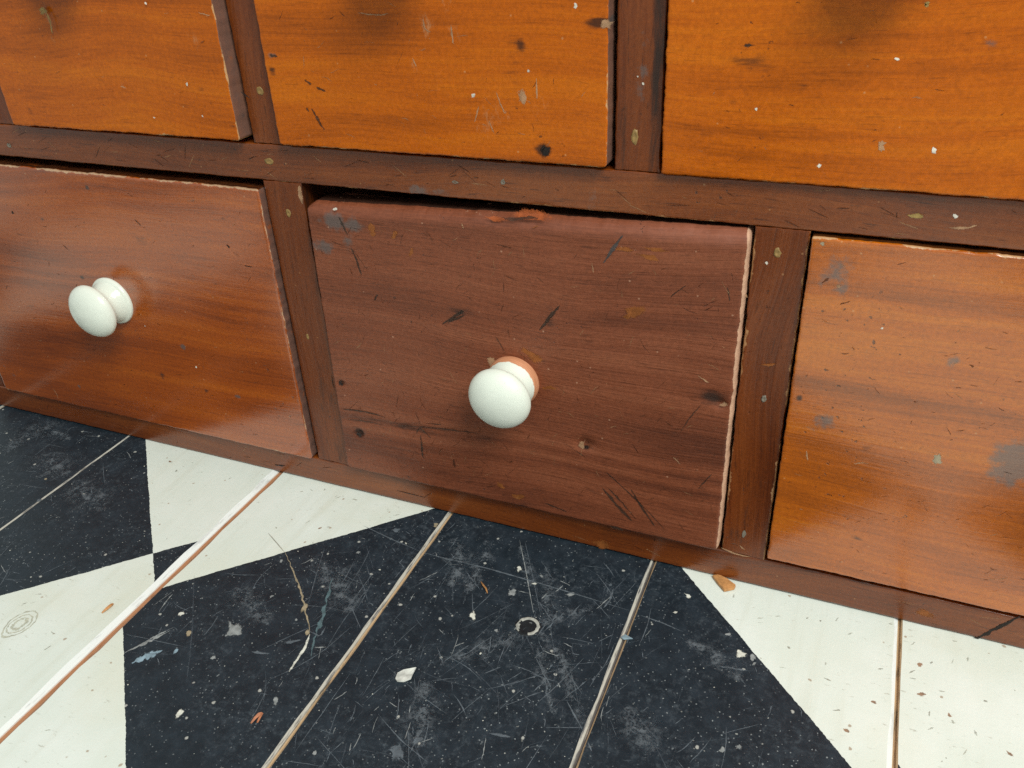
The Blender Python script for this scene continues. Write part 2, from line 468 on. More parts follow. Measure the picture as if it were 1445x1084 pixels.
def panel(name, BL, BR, TR, TL, front, thick, mat, parent, res=0.002, r=(0.001,) * 4, rc=0.0, wob=0.0003,
          chan=None, disp=None, tilt=(0, 0, 0, 0)):
    """a board with its face on y = -front; r are the edge radii left, right, bottom, top"""
    W = 0.5 * (BR[0] - BL[0] + TR[0] - TL[0]); H = 0.5 * (TL[1] - BL[1] + TR[1] - BR[1])
    s, ds = prof(W, r[0], r[1], res, thick)
    t, dt = prof(H, r[2], r[3], res, thick)
    S, T = np.meshgrid(s, t, indexing='ij')
    D = np.maximum(ds[:, None], dt[None, :])
    def fall(x, k=0.005):
        return np.exp(-x / k)
    dx = wob * (vnoise(T, S * 0 + BL[0] * 9, 160) + 0.7 * vnoise(T, S * 0 + 4 + BL[0] * 7, 620)) * 2
    S2 = S + dx * fall(S) + wob * 2 * (vnoise(T, S * 0 + 8 + BR[0] * 9, 170) + 0.7 * vnoise(T, S * 0 + 14, 600)) * fall(W - S)
    T2 = T + wob * 2 * (vnoise(S, T * 0 + 21 + BL[1] * 9, 130) + 0.7 * vnoise(S, T * 0 + 24, 560)) * fall(T) \
        + wob * 2 * (vnoise(S, T * 0 + 31 + TL[1] * 9, 140) + 0.7 * vnoise(S, T * 0 + 34, 520)) * fall(H - T)
    if rc > 0:                                   # round the four corners in plan
        a = np.clip((rc - S) / rc, 0, 1); a2 = np.clip((S - (W - rc)) / rc, 0, 1)
        b = np.clip((rc - T) / rc, 0, 1); b2 = np.clip((T - (H - rc)) / rc, 0, 1)
        A, B = np.maximum(a, a2), np.maximum(b, b2)
        msk = (A > 0) & (B > 0)
        An, Bn = A * np.sqrt(1 - B * B / 2), B * np.sqrt(1 - A * A / 2)
        S2 = np.where(msk, S2 + (A - An) * rc * np.where(a > 0, 1, -1), S2)
        T2 = np.where(msk, T2 + (B - Bn) * rc * np.where(b > 0, 1, -1), T2)
    u, v = S2 / W, T2 / H
    X = (BL[0] * (1 - u) + BR[0] * u) * (1 - v) + (TL[0] * (1 - u) + TR[0] * u) * v
    Z = (BL[1] * (1 - u) + BR[1] * u) * (1 - v) + (TL[1] * (1 - u) + TR[1] * u) * v
    Y = -front + D + (tilt[0] * (1 - u) + tilt[1] * u) * (1 - v) + (tilt[3] * (1 - u) + tilt[2] * u) * v
    if disp is not None:
        Y = Y + disp(X, Z) * (D < 0.008)
    cx, cz = (BL[0] + TR[0]) / 2, (BL[1] + TR[1]) / 2
    co = np.stack([X - cx, Y, Z - cz], -1).reshape(-1, 3)
    ni, nj = S.shape
    I, J = np.meshgrid(np.arange(ni - 1), np.arange(nj - 1), indexing='ij')
    q = np.stack([I * nj + J, (I + 1) * nj + J, (I + 1) * nj + J + 1, I * nj + J + 1], -1).reshape(-1, 4)
    me = mesh_np(name, co, q, [mat])
    ch = np.zeros((ni, nj, 4)); sc = np.zeros((ni, nj))
    dist = dict(l=S, r=W - S, b=T, t=H - T, D=D)
    if chan:
        chan(X, Z, ch, sc, dist)
    a = me.attributes.new('wear', 'FLOAT_COLOR', 'POINT')
    a.data.foreach_set('color', ch.reshape(-1).astype(np.float32))
    a = me.attributes.new('scuff', 'FLOAT', 'POINT')
    a.data.foreach_set('value', sc.reshape(-1).astype(np.float32))
    return link(name, me, parent, (cx, 0, cz))


def blob(X, Z, c, rx, rz, ang=0.0, power=1.0):
    dx, dz = X - c[0], Z - c[1]
    ca, sa = math.cos(ang), math.sin(ang)
    a, b = (dx * ca + dz * sa) / rx, (-dx * sa + dz * ca) / rz
    return np.exp(-(a * a + b * b) * power)


def box_bm(bm, lo, hi):
    vs = [bm.verts.new((x, y, z)) for z in (lo[2], hi[2]) for y in (lo[1], hi[1]) for x in (lo[0], hi[0])]
    for f in ((0, 2, 3, 1), (4, 5, 7, 6), (0, 1, 5, 4), (2, 6, 7, 3), (0, 4, 6, 2), (1, 3, 7, 5)):
        bm.faces.new([vs[i] for i in f])


def boxes(name, lst, mat, parent, bevel=0.0008):
    bm = bmesh.new()
    c = Vector([(min(b[0][i] for b in lst) + max(b[1][i] for b in lst)) / 2 for i in range(3)])
    for lo, hi in lst:
        box_bm(bm, Vector(lo) - c, Vector(hi) - c)
    if bevel:
        bmesh.ops.bevel(bm, geom=bm.edges[:], offset=bevel, segments=1, affect='EDGES')
    me = bpy.data.meshes.new(name)
    bm.to_mesh(me); bm.free()
    me.materials.append(mat)
    return link(name, me, parent, c)


class Marks:
    """thin marks lying on a surface: tapered scratches and ragged spots, joined into one mesh"""
    def __init__(self, kind, h=0.0, lift=0.00006):
        self.kind, self.h, self.lift = kind, h, lift      # 'face': plane y=-h ; 'floor': plane z=h
        self.v, self.f, self.mi, self.mats, self.k, self.c = [], [], [], [], 0, []

    def pt(self, a, b, e):
        e = self.lift + e
        return (a, -self.h - e, b) if self.kind == 'face' else (a, b, self.h + e)

    def m(self, mat):
        if mat not in self.mats:
            self.mats.append(mat)
        return self.mats.index(mat)

    def nxt(self):
        self.k += 1
        return (self.k * 37 % 101) * 0.0000012

    def line(self, pts, w, mat, taper=True, jit=0.0):
        e = self.nxt(); n = len(pts); base = len(self.v)
        for i, (a, b) in enumerate(pts):
            p0 = pts[max(0, i - 1)]; p1 = pts[min(n - 1, i + 1)]
            dx, dy = p1[0] - p0[0], p1[1] - p0[1]
            L = math.hypot(dx, dy) or 1
            k = w * 0.5
            if taper:
                k *= max(0.08, math.sin(math.pi * (i + 0.15) / (n - 0.7)) ** 0.6)
            k *= 1 + random.uniform(-jit, jit)
            nx, ny = -dy / L * k, dx / L * k
            nx, ny = nx * 1.5, ny * 1.5
            self.v += [self.pt(a + nx, b + ny, e), self.pt(a, b, e), self.pt(a - nx, b - ny, e)]
            self.c += [0.0, 1.0, 0.0]
        for i in range(n - 1):
            for q in (base + 3 * i, base + 3 * i + 1):
                self.f.append((q, q + 3, q + 4, q + 1)[::-1] if self.kind == 'floor' else (q, q + 1, q + 4, q + 3)[::-1])
                self.mi.append(self.m(mat))

    def curve(self, pts, w, mat, n=14, wob=0.0, jit=0.25, taper=True):
        P = [np.array(p) for p in pts]
        d = [0]
        for a, b in zip(P, P[1:]):
            d.append(d[-1] + float(np.linalg.norm(b - a)))
        out = []
        for i in range(n + 1):
            s = d[-1] * i / n
            j = max(0, min(len(P) - 2, int(np.searchsorted(d, s, side='right')) - 1))
            t = (s - d[j]) / max(1e-9, d[j + 1] - d[j])
            p0, p1, p2, p3 = P[max(0, j - 1)], P[j], P[j + 1], P[min(len(P) - 1, j + 2)]
            c = 0.5 * (2 * p1 + (p2 - p0) * t + (2 * p0 - 5 * p1 + 4 * p2 - p3) * t * t + (3 * p1 - p0 - 3 * p2 + p3) * t ** 3)
            out.append((c[0] + random.gauss(0, wob), c[1] + random.gauss(0, wob)))
        self.line(out, w, mat, taper, jit)

    def spot(self, c, ra, rb, mat, ang=0.0, n=11, rag=0.3):
        e = self.nxt(); base = len(self.v)
        self.v.append(self.pt(c[0], c[1], e)); self.c.append(1.0)
        ra, rb = ra * 1.3, rb * 1.3
        for i in range(n):
            t = 2 * math.pi * i / n
            k = 1 + random.uniform(-rag, rag)
            a, b = math.cos(t) * ra * k, math.sin(t) * rb * k
            self.c.append(0.0)
            self.v.append(self.pt(c[0] + a * math.cos(ang) - b * math.sin(ang), c[1] + a * math.sin(ang) + b * math.cos(ang), e))
        for i in range(n):
            a, b = base + 1 + i, base + 1 + (i + 1) % n
            self.f.append((base, a, b) if self.kind == 'floor' else (base, b, a))
            self.mi.append(self.m(mat))

    def build(self, name, parent, kind='stuff'):
        if not self.v:
            return None
        c = np.mean(np.array(self.v), axis=0)
        me = bpy.data.meshes.new(name)
        me.from_pydata([tuple(np.array(v) - c) for v in self.v], [], self.f)
        for m in self.mats:
            me.materials.append(M[m])
        me.polygons.foreach_set('material_index', self.mi)
        at = me.attributes.new('cover', 'FLOAT', 'POINT')
        at.data.foreach_set('value', self.c)
        me.update()
        return link(name, me, parent, tuple(c), kind)


def empty(name, loc, parent=None):
    return link(name, None, parent, loc)


# ------------------------------------------------------------------ floor
SEAMS = [-0.1868, -0.0397, 0.1040, 0.2466, 0.3900]
xs = [SEAMS[0] - 0.1435 * k for k in range(6, 0, -1)] + SEAMS + [SEAMS[-1] + 0.1435 * k for k in range(1, 7)]
#      seam: left chamfer (width, mat), gap (width, mat), right chamfer (width, mat)
SP = {SEAMS[0]: ((0.0010, 'edge_grey'), (0.0008, 'edge_tan'), (0.0008, 'edge_white')),
      SEAMS[1]: ((0.0036, 'edge_white'), (0.0030, 'edge_brown'), (0.0022, 'edge_brown')),
      SEAMS[2]: ((0.0014, 'edge_grey'), (0.0018, 'edge_tan'), (0.0010, 'edge_tan')),
      SEAMS[3]: ((0.0013, 'edge_grey'), (0.0015, 'edge_dark'), (0.0010, 'edge_tan')),
      SEAMS[4]: ((0.0022, 'edge_white'), (0.0017, 'edge_tan'), (0.0006, 'edge_tan'))}
DEF = ((0.0010, 'edge_grey'), (0.0012, 'edge_tan'), (0.001, 'edge_tan'))
# diagonal checker offsets, board by board (the boards were relaid a little out of step)
PAINT = {0: (-0.1690, -0.0398), 1: (-0.1690, -0.0385), 2: (-0.1965, -0.0900), 3: (-0.18, -0.0900), 4: (-0.1775, -0.09), 5: (-0.148, -0.09)}
floor = empty('floor', (0.1, 0, 0))
floor['kind'] = 'structure'
BOARD_MATS = {}
Y0, Y1 = 0.32, -1.9
boards = []
first = xs.index(SEAMS[0])
for i in range(len(xs) - 1):
    a, b = xs[i], xs[i + 1]
    la = SP.get(a, DEF); rb = SP.get(b, DEF)
    idx = i - first + 1                     # board number counted from the one left of the first seam
    key = idx if idx in PAINT else 99
    if key not in BOARD_MATS:
        u0, v0 = PAINT.get(key, (-0.178, -0.09))
        BOARD_MATS[key] = board_mat('checker_painted_board', u0, v0)
    x0 = a + la[1][0] / 2; x1 = b - rb[1][0] / 2
    cw0, cw1 = la[2][0], rb[0][0]
    cxm = (a + b) / 2
    dz = [0.0, -0.0002, 0.0003, -0.0001][i % 4] if 0 <= idx <= 5 else 0
    ny = 160
    ys = Y0 + (Y1 - Y0) * (np.arange(ny + 1) / ny) ** 1.0
    ys[0] = Y0
    dep0, dep1 = min(0.0016, cw0), min(0.0016, cw1 * 0.6)
    w0 = 0.0003 * vnoise(ys, ys * 0 + i, 90); w1 = 0.0003 * vnoise(ys, ys * 0 + i + 50, 90)
    cols = [np.stack([x0 + 0 * ys, ys, 0 * ys - 0.018], -1), np.stack([x0 + 0 * ys, ys, 0 * ys - dep0], -1),
            np.stack([x0 + cw0 * (1 + 2600 * w0), ys, 0 * ys], -1)]
    for q in (0.25, 0.5, 0.75):
        cols.append(np.stack([x0 + cw0 + (x1 - cw1 - x0 - cw0) * q + 0 * ys, ys, 0 * ys], -1))
    cols += [np.stack([x1 - cw1 * (1 + 2600 * w1), ys, 0 * ys], -1), np.stack([x1 + 0 * ys, ys, 0 * ys - dep1], -1),
             np.stack([x1 + 0 * ys, ys, 0 * ys - 0.018], -1)]
    C = np.stack(cols, 0); C[..., 0] -= cxm; C[..., 2] += dz
    nc, nr = C.shape[:2]
    I, J = np.meshgrid(np.arange(nc - 1), np.arange(nr - 1), indexing='ij')
    Q = np.stack([I * nr + J, I * nr + J + 1, (I + 1) * nr + J + 1, (I + 1) * nr + J], -1)
    mi = np.zeros(I.shape, int)
    mi[0] = 1; mi[1] = 1; mi[-1] = 2; mi[-2] = 2
    me = mesh_np('floor_board', C.reshape(-1, 3), Q.reshape(-1, 4), [BOARD_MATS[key], M[la[2][1]], M[rb[0][1]]], mi.ravel(), False)
    bo = link('floor_board', me, floor, (cxm, 0, 0))
    # the tongue that shows in the gap on the right of the board
    g = rb[1][0]
    if i < len(xs) - 2:
        boxes('board_tongue', [((b - g / 2 - 0.004, Y1, -0.008), (b + g / 2 + 0.004, Y0, -0.0022))], M[rb[1][1]], bo, 0)
    boards.append((idx, x0 + cw0, x1 - cw1, bo, dz))
BY = {b[0]: b for b in boards}


def board_at(x):
    for b in boards:
        if b[1] <= x <= b[2]:
            return b
    return None


FM = {}


def fmarks(idx):
    if idx not in FM:
        FM[idx] = Marks('floor', BY[idx][4])
    return FM[idx]


def is_black(idx, x, y):
    u0, v0 = PAINT.get(idx, (-0.178, -0.09))
    per = 0.4426
    pu = ((x + y - u0) / (2 * per)) % 1 < 0.5
    pv = ((y - x - v0 + per) / (2 * per)) % 1 < 0.5
    return pu == pv


def fline(px, w, mat, n=16, wob=0.0, jit=0.3, taper=True):
    """a scratch over the floor, cut at the board edges"""
    pts = [floor_pt(p) for p in px]
    mid = pts[len(pts) // 2]
    dense = []
    for a, b in zip(pts, pts[1:]):
        for k in range(12):
            t = k / 12
            dense.append((a[0] + (b[0] - a[0]) * t, a[1] + (b[1] - a[1]) * t))
    dense.append(pts[-1])
    run, cur = [], None
    def flush():
        if cur is not None and len(run) > 2:
            fmarks(cur).curve(run[::2] + [run[-1]], w, mat, n, wob, jit, taper)
    for p in dense:
        b = board_at(p[0])
        k = b[0] if b and b[0] in range(0, 6) else None
        if k != cur:
            flush(); run = []; cur = k
        if k is not None:
            run.append(p)
    flush()


def fspot(px, ra, rb, mat, ang=0.0, n=11, rag=0.3):
    p = floor_pt(px); b = board_at(p[0])
    if b and b[0] in range(0, 6):
        fmarks(b[0]).spot(p, ra, rb, mat, ang, n, rag)


# marks one can point to in the black boards
fline([(513, 742), (555, 762), (595, 779), (640, 792)], 0.0007, 'fl_grey', 24)
fline([(600, 781), (690, 803), (760, 823), (820, 841), (895, 864)], 0.0008, 'fl_grey', 40)
fline([(903, 868), (935, 879), (965, 892)], 0.0006, 'fl_grey', 14)
fline([(402, 778), (412, 803), (424, 832), (430, 858), (436, 882), (437, 897)], 0.0009, 'fl_tan', 26, 0.0002, 0.5)
fline([(437, 895), (430, 915), (418, 932), (408, 948)], 0.0019, 'fl_white', 12, 0.0001, 0.4)
fline([(378, 752), (392, 768), (402, 780)], 0.0006, 'fl_dirt', 8)
fline([(434, 890), (452, 898), (460, 884)], 0.0008, 'fl_grey', 8)
fspot((429, 858), 0.0017, 0.0034, 'fl_tan', 0.2)
fspot((434, 893), 0.0014, 0.0022, 'fl_tan', 0.4)
fspot((411, 906), 0.0012, 0.0042, 'fl_grey', -0.9)
fline([(186, 936), (205, 927), (229, 918)], 0.0034, 'fl_blue', 10, 0.0001, 0.5)
fline([(176, 921), (205, 908), (240, 890)], 0.0016, 'fl_light', 14, 0.0002, 0.6)
fline([(185, 917), (215, 900), (244, 886)], 0.0008, 'fl_light', 12, 0.0002, 0.6)
fline([(469, 815), (463, 840), (455, 870), (445, 900), (438, 925)], 0.0018, 'fl_teal', 20, 0.0005, 0.8)
fspot((330, 889), 0.0036, 0.0062, 'fl_light', 0.7, 9, 0.5)
fspot((248, 919), 0.0012, 0.002, 'fl_blue', 0.5)
fspot((267, 893), 0.0014, 0.0026, 'fl_tan', 0.5)
fline([(274, 812), (272, 880), (268, 925), (263, 965)], 0.0006, 'fl_faint', 18)
fline([(355, 920), (372, 922), (380, 922)], 0.0014, 'fl_grey', 6)
fspot((252, 1008), 0.0018, 0.0022, 'fl_white', 0.3)
fspot((389, 990), 0.0012, 0.0026, 'fl_light', 0.5)
# broad worn smears round the dent
for (a, b, c, w, nn) in [((622, 938), (690, 912), (745, 889), 0.0060, 26), ((752, 886), (800, 868), (838, 855), 0.0042, 18),
                         ((765, 892), (795, 940), (812, 990), 0.0050, 22), ((752, 905), (768, 960), (785, 1010), 0.0036, 16),
                         ((815, 990), (825, 1030), (822, 1060), 0.003, 10), ((690, 760), (675, 800), (662, 840), 0.006, 24),
                         ((735, 770), (745, 800), (752, 830), 0.004, 12), ((600, 960), (595, 1010), (585, 1060), 0.008, 26),
                         ((770, 800), (775, 840), (770, 880), 0.006, 16), ((440, 790), (475, 820), (500, 865), 0.010, 26), ((640, 760), (650, 790), (640, 830), .008, 20), ((960, 900), (1000, 920), (1050, 960), .005, 12), ((330, 830), (350, 850), (380, 880), .008, 16), ((880, 1000), (900, 1030), (930, 1060), .008, 20), ((60, 640), (110, 690), (150, 720), .012, 20), ((0, 640), (60, 600), (100, 620), .010, 14)]:
    fline([a, b, c], w * 2.1, 'fl_haze', 16, 0.0006, 0.35)
    fline([(a[0] + 5, a[1] + 3), b, (c[0] - 4, c[1])], w * 0.7, 'fl_haze', 16, 0.0004, 0.5)
    L = [floor_pt(p) for p in (a, b, c)]
    for k in range(nn // 3):
        t = random.random()
        q = [(a[0] * (1 - t) ** 2 + 2 * b[0] * t * (1 - t) + c[0] * t * t, a[1] * (1 - t) ** 2 + 2 * b[1] * t * (1 - t) + c[1] * t * t)]
        x, y = floor_pt(q[0])
        bd = board_at(x)
        if bd is None or bd[0] not in range(0, 6):
            continue
        dx, dy = L[2][0] - L[0][0], L[2][1] - L[0][1]
        an = math.atan2(dy, dx) + random.gauss(0, 0.5)
        ln = random.uniform(0.002, 0.012)
        ox, oy = random.gauss(0, w * 0.4), random.gauss(0, w * 0.4)
        pts = [(x + ox + ln * s * math.cos(an), y + oy + ln * s * math.sin(an)) for s in (-1, -0.3, 0.4, 1)]
        if any(p[1] > -0.002 or not (bd[1] < p[0] < bd[2]) or not is_black(bd[0], *p) for p in pts):
            continue
        fmarks(bd[0]).curve(pts, random.uniform(0.0002, 0.0007), random.choice(['fl_grey', 'fl_faint', 'fl_faint']), 7, 0.0002, 0.7)
fline([(733, 762), (741, 800), (753, 866)], 0.0005, 'fl_light', 16)
fline([(741, 765), (752, 815), (763, 868)], 0.0005, 'fl_grey', 16)
fline([(865, 830), (862, 845), (852, 858)], 0.0010, 'fl_grey', 9, 0.0002, .5)
fline([(800, 990), (822, 1030), (835, 1060)], 0.0007, 'fl_grey', 10)
fline([(690, 1035), (720, 1040)], 0.0014, 'fl_grey', 6)
fline([(770, 1027), (830, 1027)], 0.0004, 'fl_grey', 6)
for px, r, m in [((733, 803), .0026, 'fl_white'), ((723, 836), .0030, 'fl_light'), ((668, 868), .0034, 'fl_white'), ((755, 824), .0016, 'fl_white'),
                 ((805, 839), .0024, 'fl_light'), ((764, 813), .0016, 'fl_light'), ((1045, 923), .0030, 'fl_white'), ((1062, 928), .0020, 'fl_light'),
                 ((1064, 937), .0015, 'fl_light'), ((971, 841), .0024, 'fl_white'), ((953, 864), .0012, 'fl_white'), ((1028, 895), .0018, 'fl_light'),
                 ((700, 890), .0012, 'fl_light'), ((559, 748), .003, 'fl_grey'), ((1043, 1054), .002, 'fl_light'), ((1019, 1058), .0016, 'fl_light'),
                 ((590, 1045), .003, 'fl_grey'), ((560, 1060), .004, 'fl_grey'), ((505, 780), .0014, 'fl_light'), ((615, 741), .0024, 'fl_tan'),
                 ((300, 928), .0014, 'fl_light'), ((256, 866), .0016, 'fl_white'), ((383, 842), .0014, 'fl_light'), ((397, 792), .0018, 'fl_light'),
                 ((418, 875), .0014, 'fl_light'), ((55, 706), .0022, 'fl_grey'), ((64, 676), .0014, 'fl_tan')]:
    fspot(px, r, r * random.uniform(0.5, 0.9), m, random.uniform(0, 3), 10, 0.4)

# random wear: fine scratches, many short ones, mostly on the black paint
for k in range(5200):
    x, y = random.uniform(-0.36, 0.47), random.uniform(-0.36, -0.004)
    b = board_at(x)
    if b is None or b[0] not in range(0, 6):
        continue
    blk = is_black(b[0], x, y)
    cl = vnoise(np.array([x]), np.array([y]), 17)[0]
    if random.random() > 0.40 + cl * 1.9:
        continue
    if blk:
        an = random.choice([1.25, 1.9, 0.35, 2.6, 1.57]) + random.gauss(0, 0.35)
        ln = random.choice([0.002, 0.003, 0.004, 0.006, 0.012, 0.020]) * random.uniform(0.5, 1.3)
        w = random.uniform(0.00018, 0.0005)
        m = random.choice(['fl_grey', 'fl_faint', 'fl_faint', 'fl_faint', 'fl_grey', 'fl_faint', 'fl_grey', 'fl_light'])
        if ln > 0.009:
            w, m = random.uniform(0.0002, 0.0004), random.choice(['fl_grey', 'fl_faint'])
    else:
        if random.random() < 0.80:
            continue
        an = random.gauss(0.9, 0.8); ln = random.uniform(0.0006, 0.0022); w = random.uniform(0.0003, 0.0009); m = random.choice(['fl_dirt', 'fl_ghost', 'fl_ghost'])
    cv = random.gauss(0, 0.06)
    pts = [(x + ln * s * math.cos(an + cv * s), y + ln * s * math.sin(an + cv * s)) for s in (-1, -0.35, 0.35, 1)]
    if any(p[1] > -0.002 or not (b[1] < p[0] < b[2]) or is_black(b[0], *p) != blk for p in pts):
        continue
    fmarks(b[0]).curve(pts, w, m, 6, 0.00008, 0.5)
for k in range(600):
    x, y = random.uniform(-0.36, 0.47), random.uniform(-0.36, -0.004)
    b = board_at(x)
    if b is None or b[0] not in range(0, 6) or not (b[1] + .002 < x < b[2] - .002):
        continue
    blk = is_black(b[0], x, y)
    if not blk and random.random() < 0.75:
        continue
    r = min(0.0011, 0.0002 * math.exp(random.gauss(0.3, 0.6)))
    fmarks(b[0]).spot((x, y), r, r * random.uniform(.5, 1), random.choice(['fl_light', 'fl_white', 'fl_grey']) if blk else 'fl_dirt', random.uniform(0, 3), 6, 0.4)
# knot ring printed through the white paint at the far left
for rr, ww in ((0.0105, 0.0006), (0.0080, 0.0005), (0.0045, 0.0009)):
    c = floor_pt((28, 881))
    fmarks(1).curve([(c[0] + rr * 0.75 * math.cos(t * 0.5236) * random.uniform(.93, 1.07), c[1] + rr * math.sin(t * 0.5236) * random.uniform(.93, 1.07)) for t in range(13)],
                    ww * 1.5, 'fl_knot', 40, 0.0002, 0.6, False)
for px, r in [((1297, 938), .0024), ((1233, 991), .0018), ((1300, 980), .0028), ((1195, 1031), .0020), ((1113, 914), .0014), ((1158, 876), .0012),
              ((1425, 1065), .002), ((1340, 1010), .0016), ((1390, 990), .0014), ((390, 745), .0012), ((452, 745), .0016), ((240, 652), .002)]:
    fspot(px, r * .75, r * 0.5, 'fl_nick' if r > .0015 else 'fl_dirt', random.uniform(0, 3), 9, 0.4)
for idx, mk in FM.items():
    mk.build('paint_scratches', BY[idx][3])


def lathe(profile, n=48):
    bm = bmesh.new()
    rings = []
    for r, d in profile:
        if r < 1e-6:
            rings.append([bm.verts.new((0, -d, 0))])
        else:
            rings.append([bm.verts.new((r * math.cos(2 * math.pi * i / n), -d, r * math.sin(2 * math.pi * i / n))) for i in range(n)])
    for a, b in zip(rings, rings[1:]):
        if len(b) == 1:
            for i in range(n):
                bm.faces.new((a[i], a[(i + 1) % n], b[0]))
        else:
            for i in range(n):
                bm.faces.new((a[i], a[(i + 1) % n], b[(i + 1) % n], b[i]))
    bmesh.ops.recalc_face_normals(bm, faces=bm.faces[:])
    for f in bm.faces:
        f.smooth = True
    return bm


def dent(px, r):
    """a filled nail hole: pale broken rim round a dark sunken plug"""
    x, y = floor_pt(px); b = board_at(x)
    bm = lathe([(r * 1.25, -0.00005), (r * 1.12, 0.00030), (r * 0.95, 0.00042), (r * 0.80, 0.00022), (r * 0.5, 0.00010), (0, 0.00008)], 26)
    for v in bm.verts:
        v.co.x *= 1 + random.uniform(-.08, .08)
        v.co = Vector((v.co.x, v.co.z, -v.co.y))
    me = bpy.data.meshes.new('nail_hole')
    me.materials.append(M['fl_black']); me.materials.append(M['fl_rim'])
    for f in bm.faces:
        c = f.calc_center_median()
        rad = c.length / r
        if 0.86 < rad < 1.10 and (math.atan2(c.y, c.x) + 1.2) % 6.283 < 5.2 + random.uniform(-.4, .4):
            f.material_index = 1
    bmesh.ops.recalc_face_normals(bm, faces=bm.faces[:])
    bm.to_mesh(me); bm.free()
    link('nail_hole', me, b[3], (x, y, b[4]))


dent((745, 884), 0.0062)

# ------------------------------------------------------------------ cabinet
CX0, CX1 = -0.336, 0.6495                 # outer edges
Z_TOP = 0.4805
cab = empty('apothecary_cabinet', (0.157, 0.0, 0.0))
thing(cab, 'old stained wooden chest of small drawers with white round knobs, standing on the checkered floor', 'chest of drawers')


def edge_dirt(sides, w=0.003, amt=0.7):
    def f(X, Z, ch, sc, d):
        for s in sides:
            ch[..., 1] = np.maximum(ch[..., 1], amt * np.exp(-d[s] / w) * (0.75 + 0.9 * vnoise(X, Z, 70)))
    return f


def frame_chan(spots=(), dirt='', w=0.0025, amt=0.7, raw='', rawamt=0.55):
    def f(X, Z, ch, sc, d):
        if dirt:
            edge_dirt(dirt, w, amt)(X, Z, ch, sc, d)
        for s in raw:
            ch[..., 0] = np.maximum(ch[..., 0], rawamt * np.exp(-d[s] / 0.0012) * (1 + 1.6 * vnoise(X, Z, 45)))
        for px, rx, rz, c, a in spots:
            ch[..., c] = np.maximum(ch[..., c], a * blob(X, Z, face_pt(px), rx, rz))
    return f


ZB, ZM0, ZM1, ZU = 0.0219, 0.2263, 0.2482, 0.4585
TH = 0.02
G = 0.00022                                # hairline joint
# horizontal rails
panel('rail', (CX0, 0.0008), (CX1, 0.0008), (CX1, ZB), (CX0, ZB), 0, TH, M['rail'], cab, 0.0022, (.001, .001, .0012, .0012), 0, 0.00022,
      frame_chan([((848, 768), .006, .0035, 0, .0), ((940, 800), .03, .005, 1, .45), ((1240, 850), .05, .004, 1, .35), ((560, 680), .03, .004, 1, .4)], 't', .003, .55))
panel('rail', (CX0, ZM0), (CX1, ZM0), (CX1, ZM1), (CX0, ZM1), 0, TH, M['rail'], cab, 0.0022, (.001, .001, .001, .001), 0, 0.00022,
      frame_chan([((588, 268), .006, .004, 2, .8), ((622, 271), .005, .003, 2, .7), ((838, 285), .004, .006, 2, .6), ((560, 235), .03, .003, 1, .3)], 'b', .0016, .6, 'b', .45))
panel('rail', (CX0, ZU), (CX1, ZU), (CX1, Z_TOP), (CX0, Z_TOP), 0, TH, M['rail'], cab, 0.0022, (.001, .001, .001, .001), 0, 0.0002)
# stiles: lower row then upper row  (x left bottom, x left top, width)
LOW = [(CX0, -0.3112), (0.0, 0.02735), (0.2873, 0.3124), (0.6225, CX1)]
UPP = [(CX0, -0.3112), (-0.2120, -0.1912), (-0.0008, 0.0195), (0.2172, 0.2398), (0.4330, 0.4546), (0.6225, CX1)]
for i, (a, b) in enumerate(LOW):
    ch = frame_chan([], 'l', .002, .5)
    if i == 1:
        ch = frame_chan([((460, 560), .012, .05, 1, .45), ((480, 640), .010, .02, 1, .6)], 'r', .0022, .85)
    if i == 2:
        ch = frame_chan([((1040, 760), .010, .012, 1, .45), ((1060, 700), .012, .03, 1, .4)], '', .002, .5, 'lr', .62)
    panel('stile', (a, ZB + G), (b, ZB + G), (b, ZM0 - G), (a, ZM0 - G), -0.0001, TH, M['stile'], cab, 0.0018, (.0009, .0009, .0004, .0004), 0, 0.0003, ch)
for i, (a, b) in enumerate(UPP):
    ch = frame_chan([], 'lr', .0022, .75)
    if i == 3:
        ch = frame_chan([((925, 100), .003, .06, 1, .9), ((880, 200), .003, .03, 1, .6), ((906, 110), .003, .02, 2, .5)], 'r', .003, .95)
    panel('stile', (a, ZM1 + G), (b, ZM1 + G), (b, ZU - G), (a, ZU - G), -0.0001, TH, M['stile'], cab, 0.0018, (.0009, .0009, .0004, .0004), 0, 0.0003, ch)

# carcass
DEP = 0.27
boxes('side_panel', [((CX0 + .001, TH + .0005, 0.0006), (CX0 + .019, DEP, Z_TOP - .001))], M['carcass'], cab)
boxes('side_panel', [((CX1 - .019, TH + .0005, 0.0006), (CX1 - .001, DEP, Z_TOP - .001))], M['carcass'], cab)
boxes('back_panel', [((CX0, DEP + .0004, 0.0006), (CX1, DEP + .010, Z_TOP - .001))], M['carcass'], cab)
boxes('top_board', [((CX0 - .012, -.012, Z_TOP + .0004), (CX1 + .012, DEP + .014, Z_TOP + .0204))], M['rail'], cab, 0.002)
boxes('dust_board', [((CX0 + .0195, TH + .0005, ZM0 + .006), (CX1 - .0195, DEP - .0005, ZM0 + .014))], M['carcass'], cab)
boxes('dust_board', [((CX0 + .0195, TH + .0005, 0.004), (CX1 - .0195, DEP - .0005, 0.012))], M['carcass'], cab)
for a, b in LOW[1:-1]:
    boxes('divider', [(((a + b) / 2 - .006, TH + .0005, 0.0125), ((a + b) / 2 + .006, DEP - .0005, ZM0 + .0055))], M['carcass'], cab)
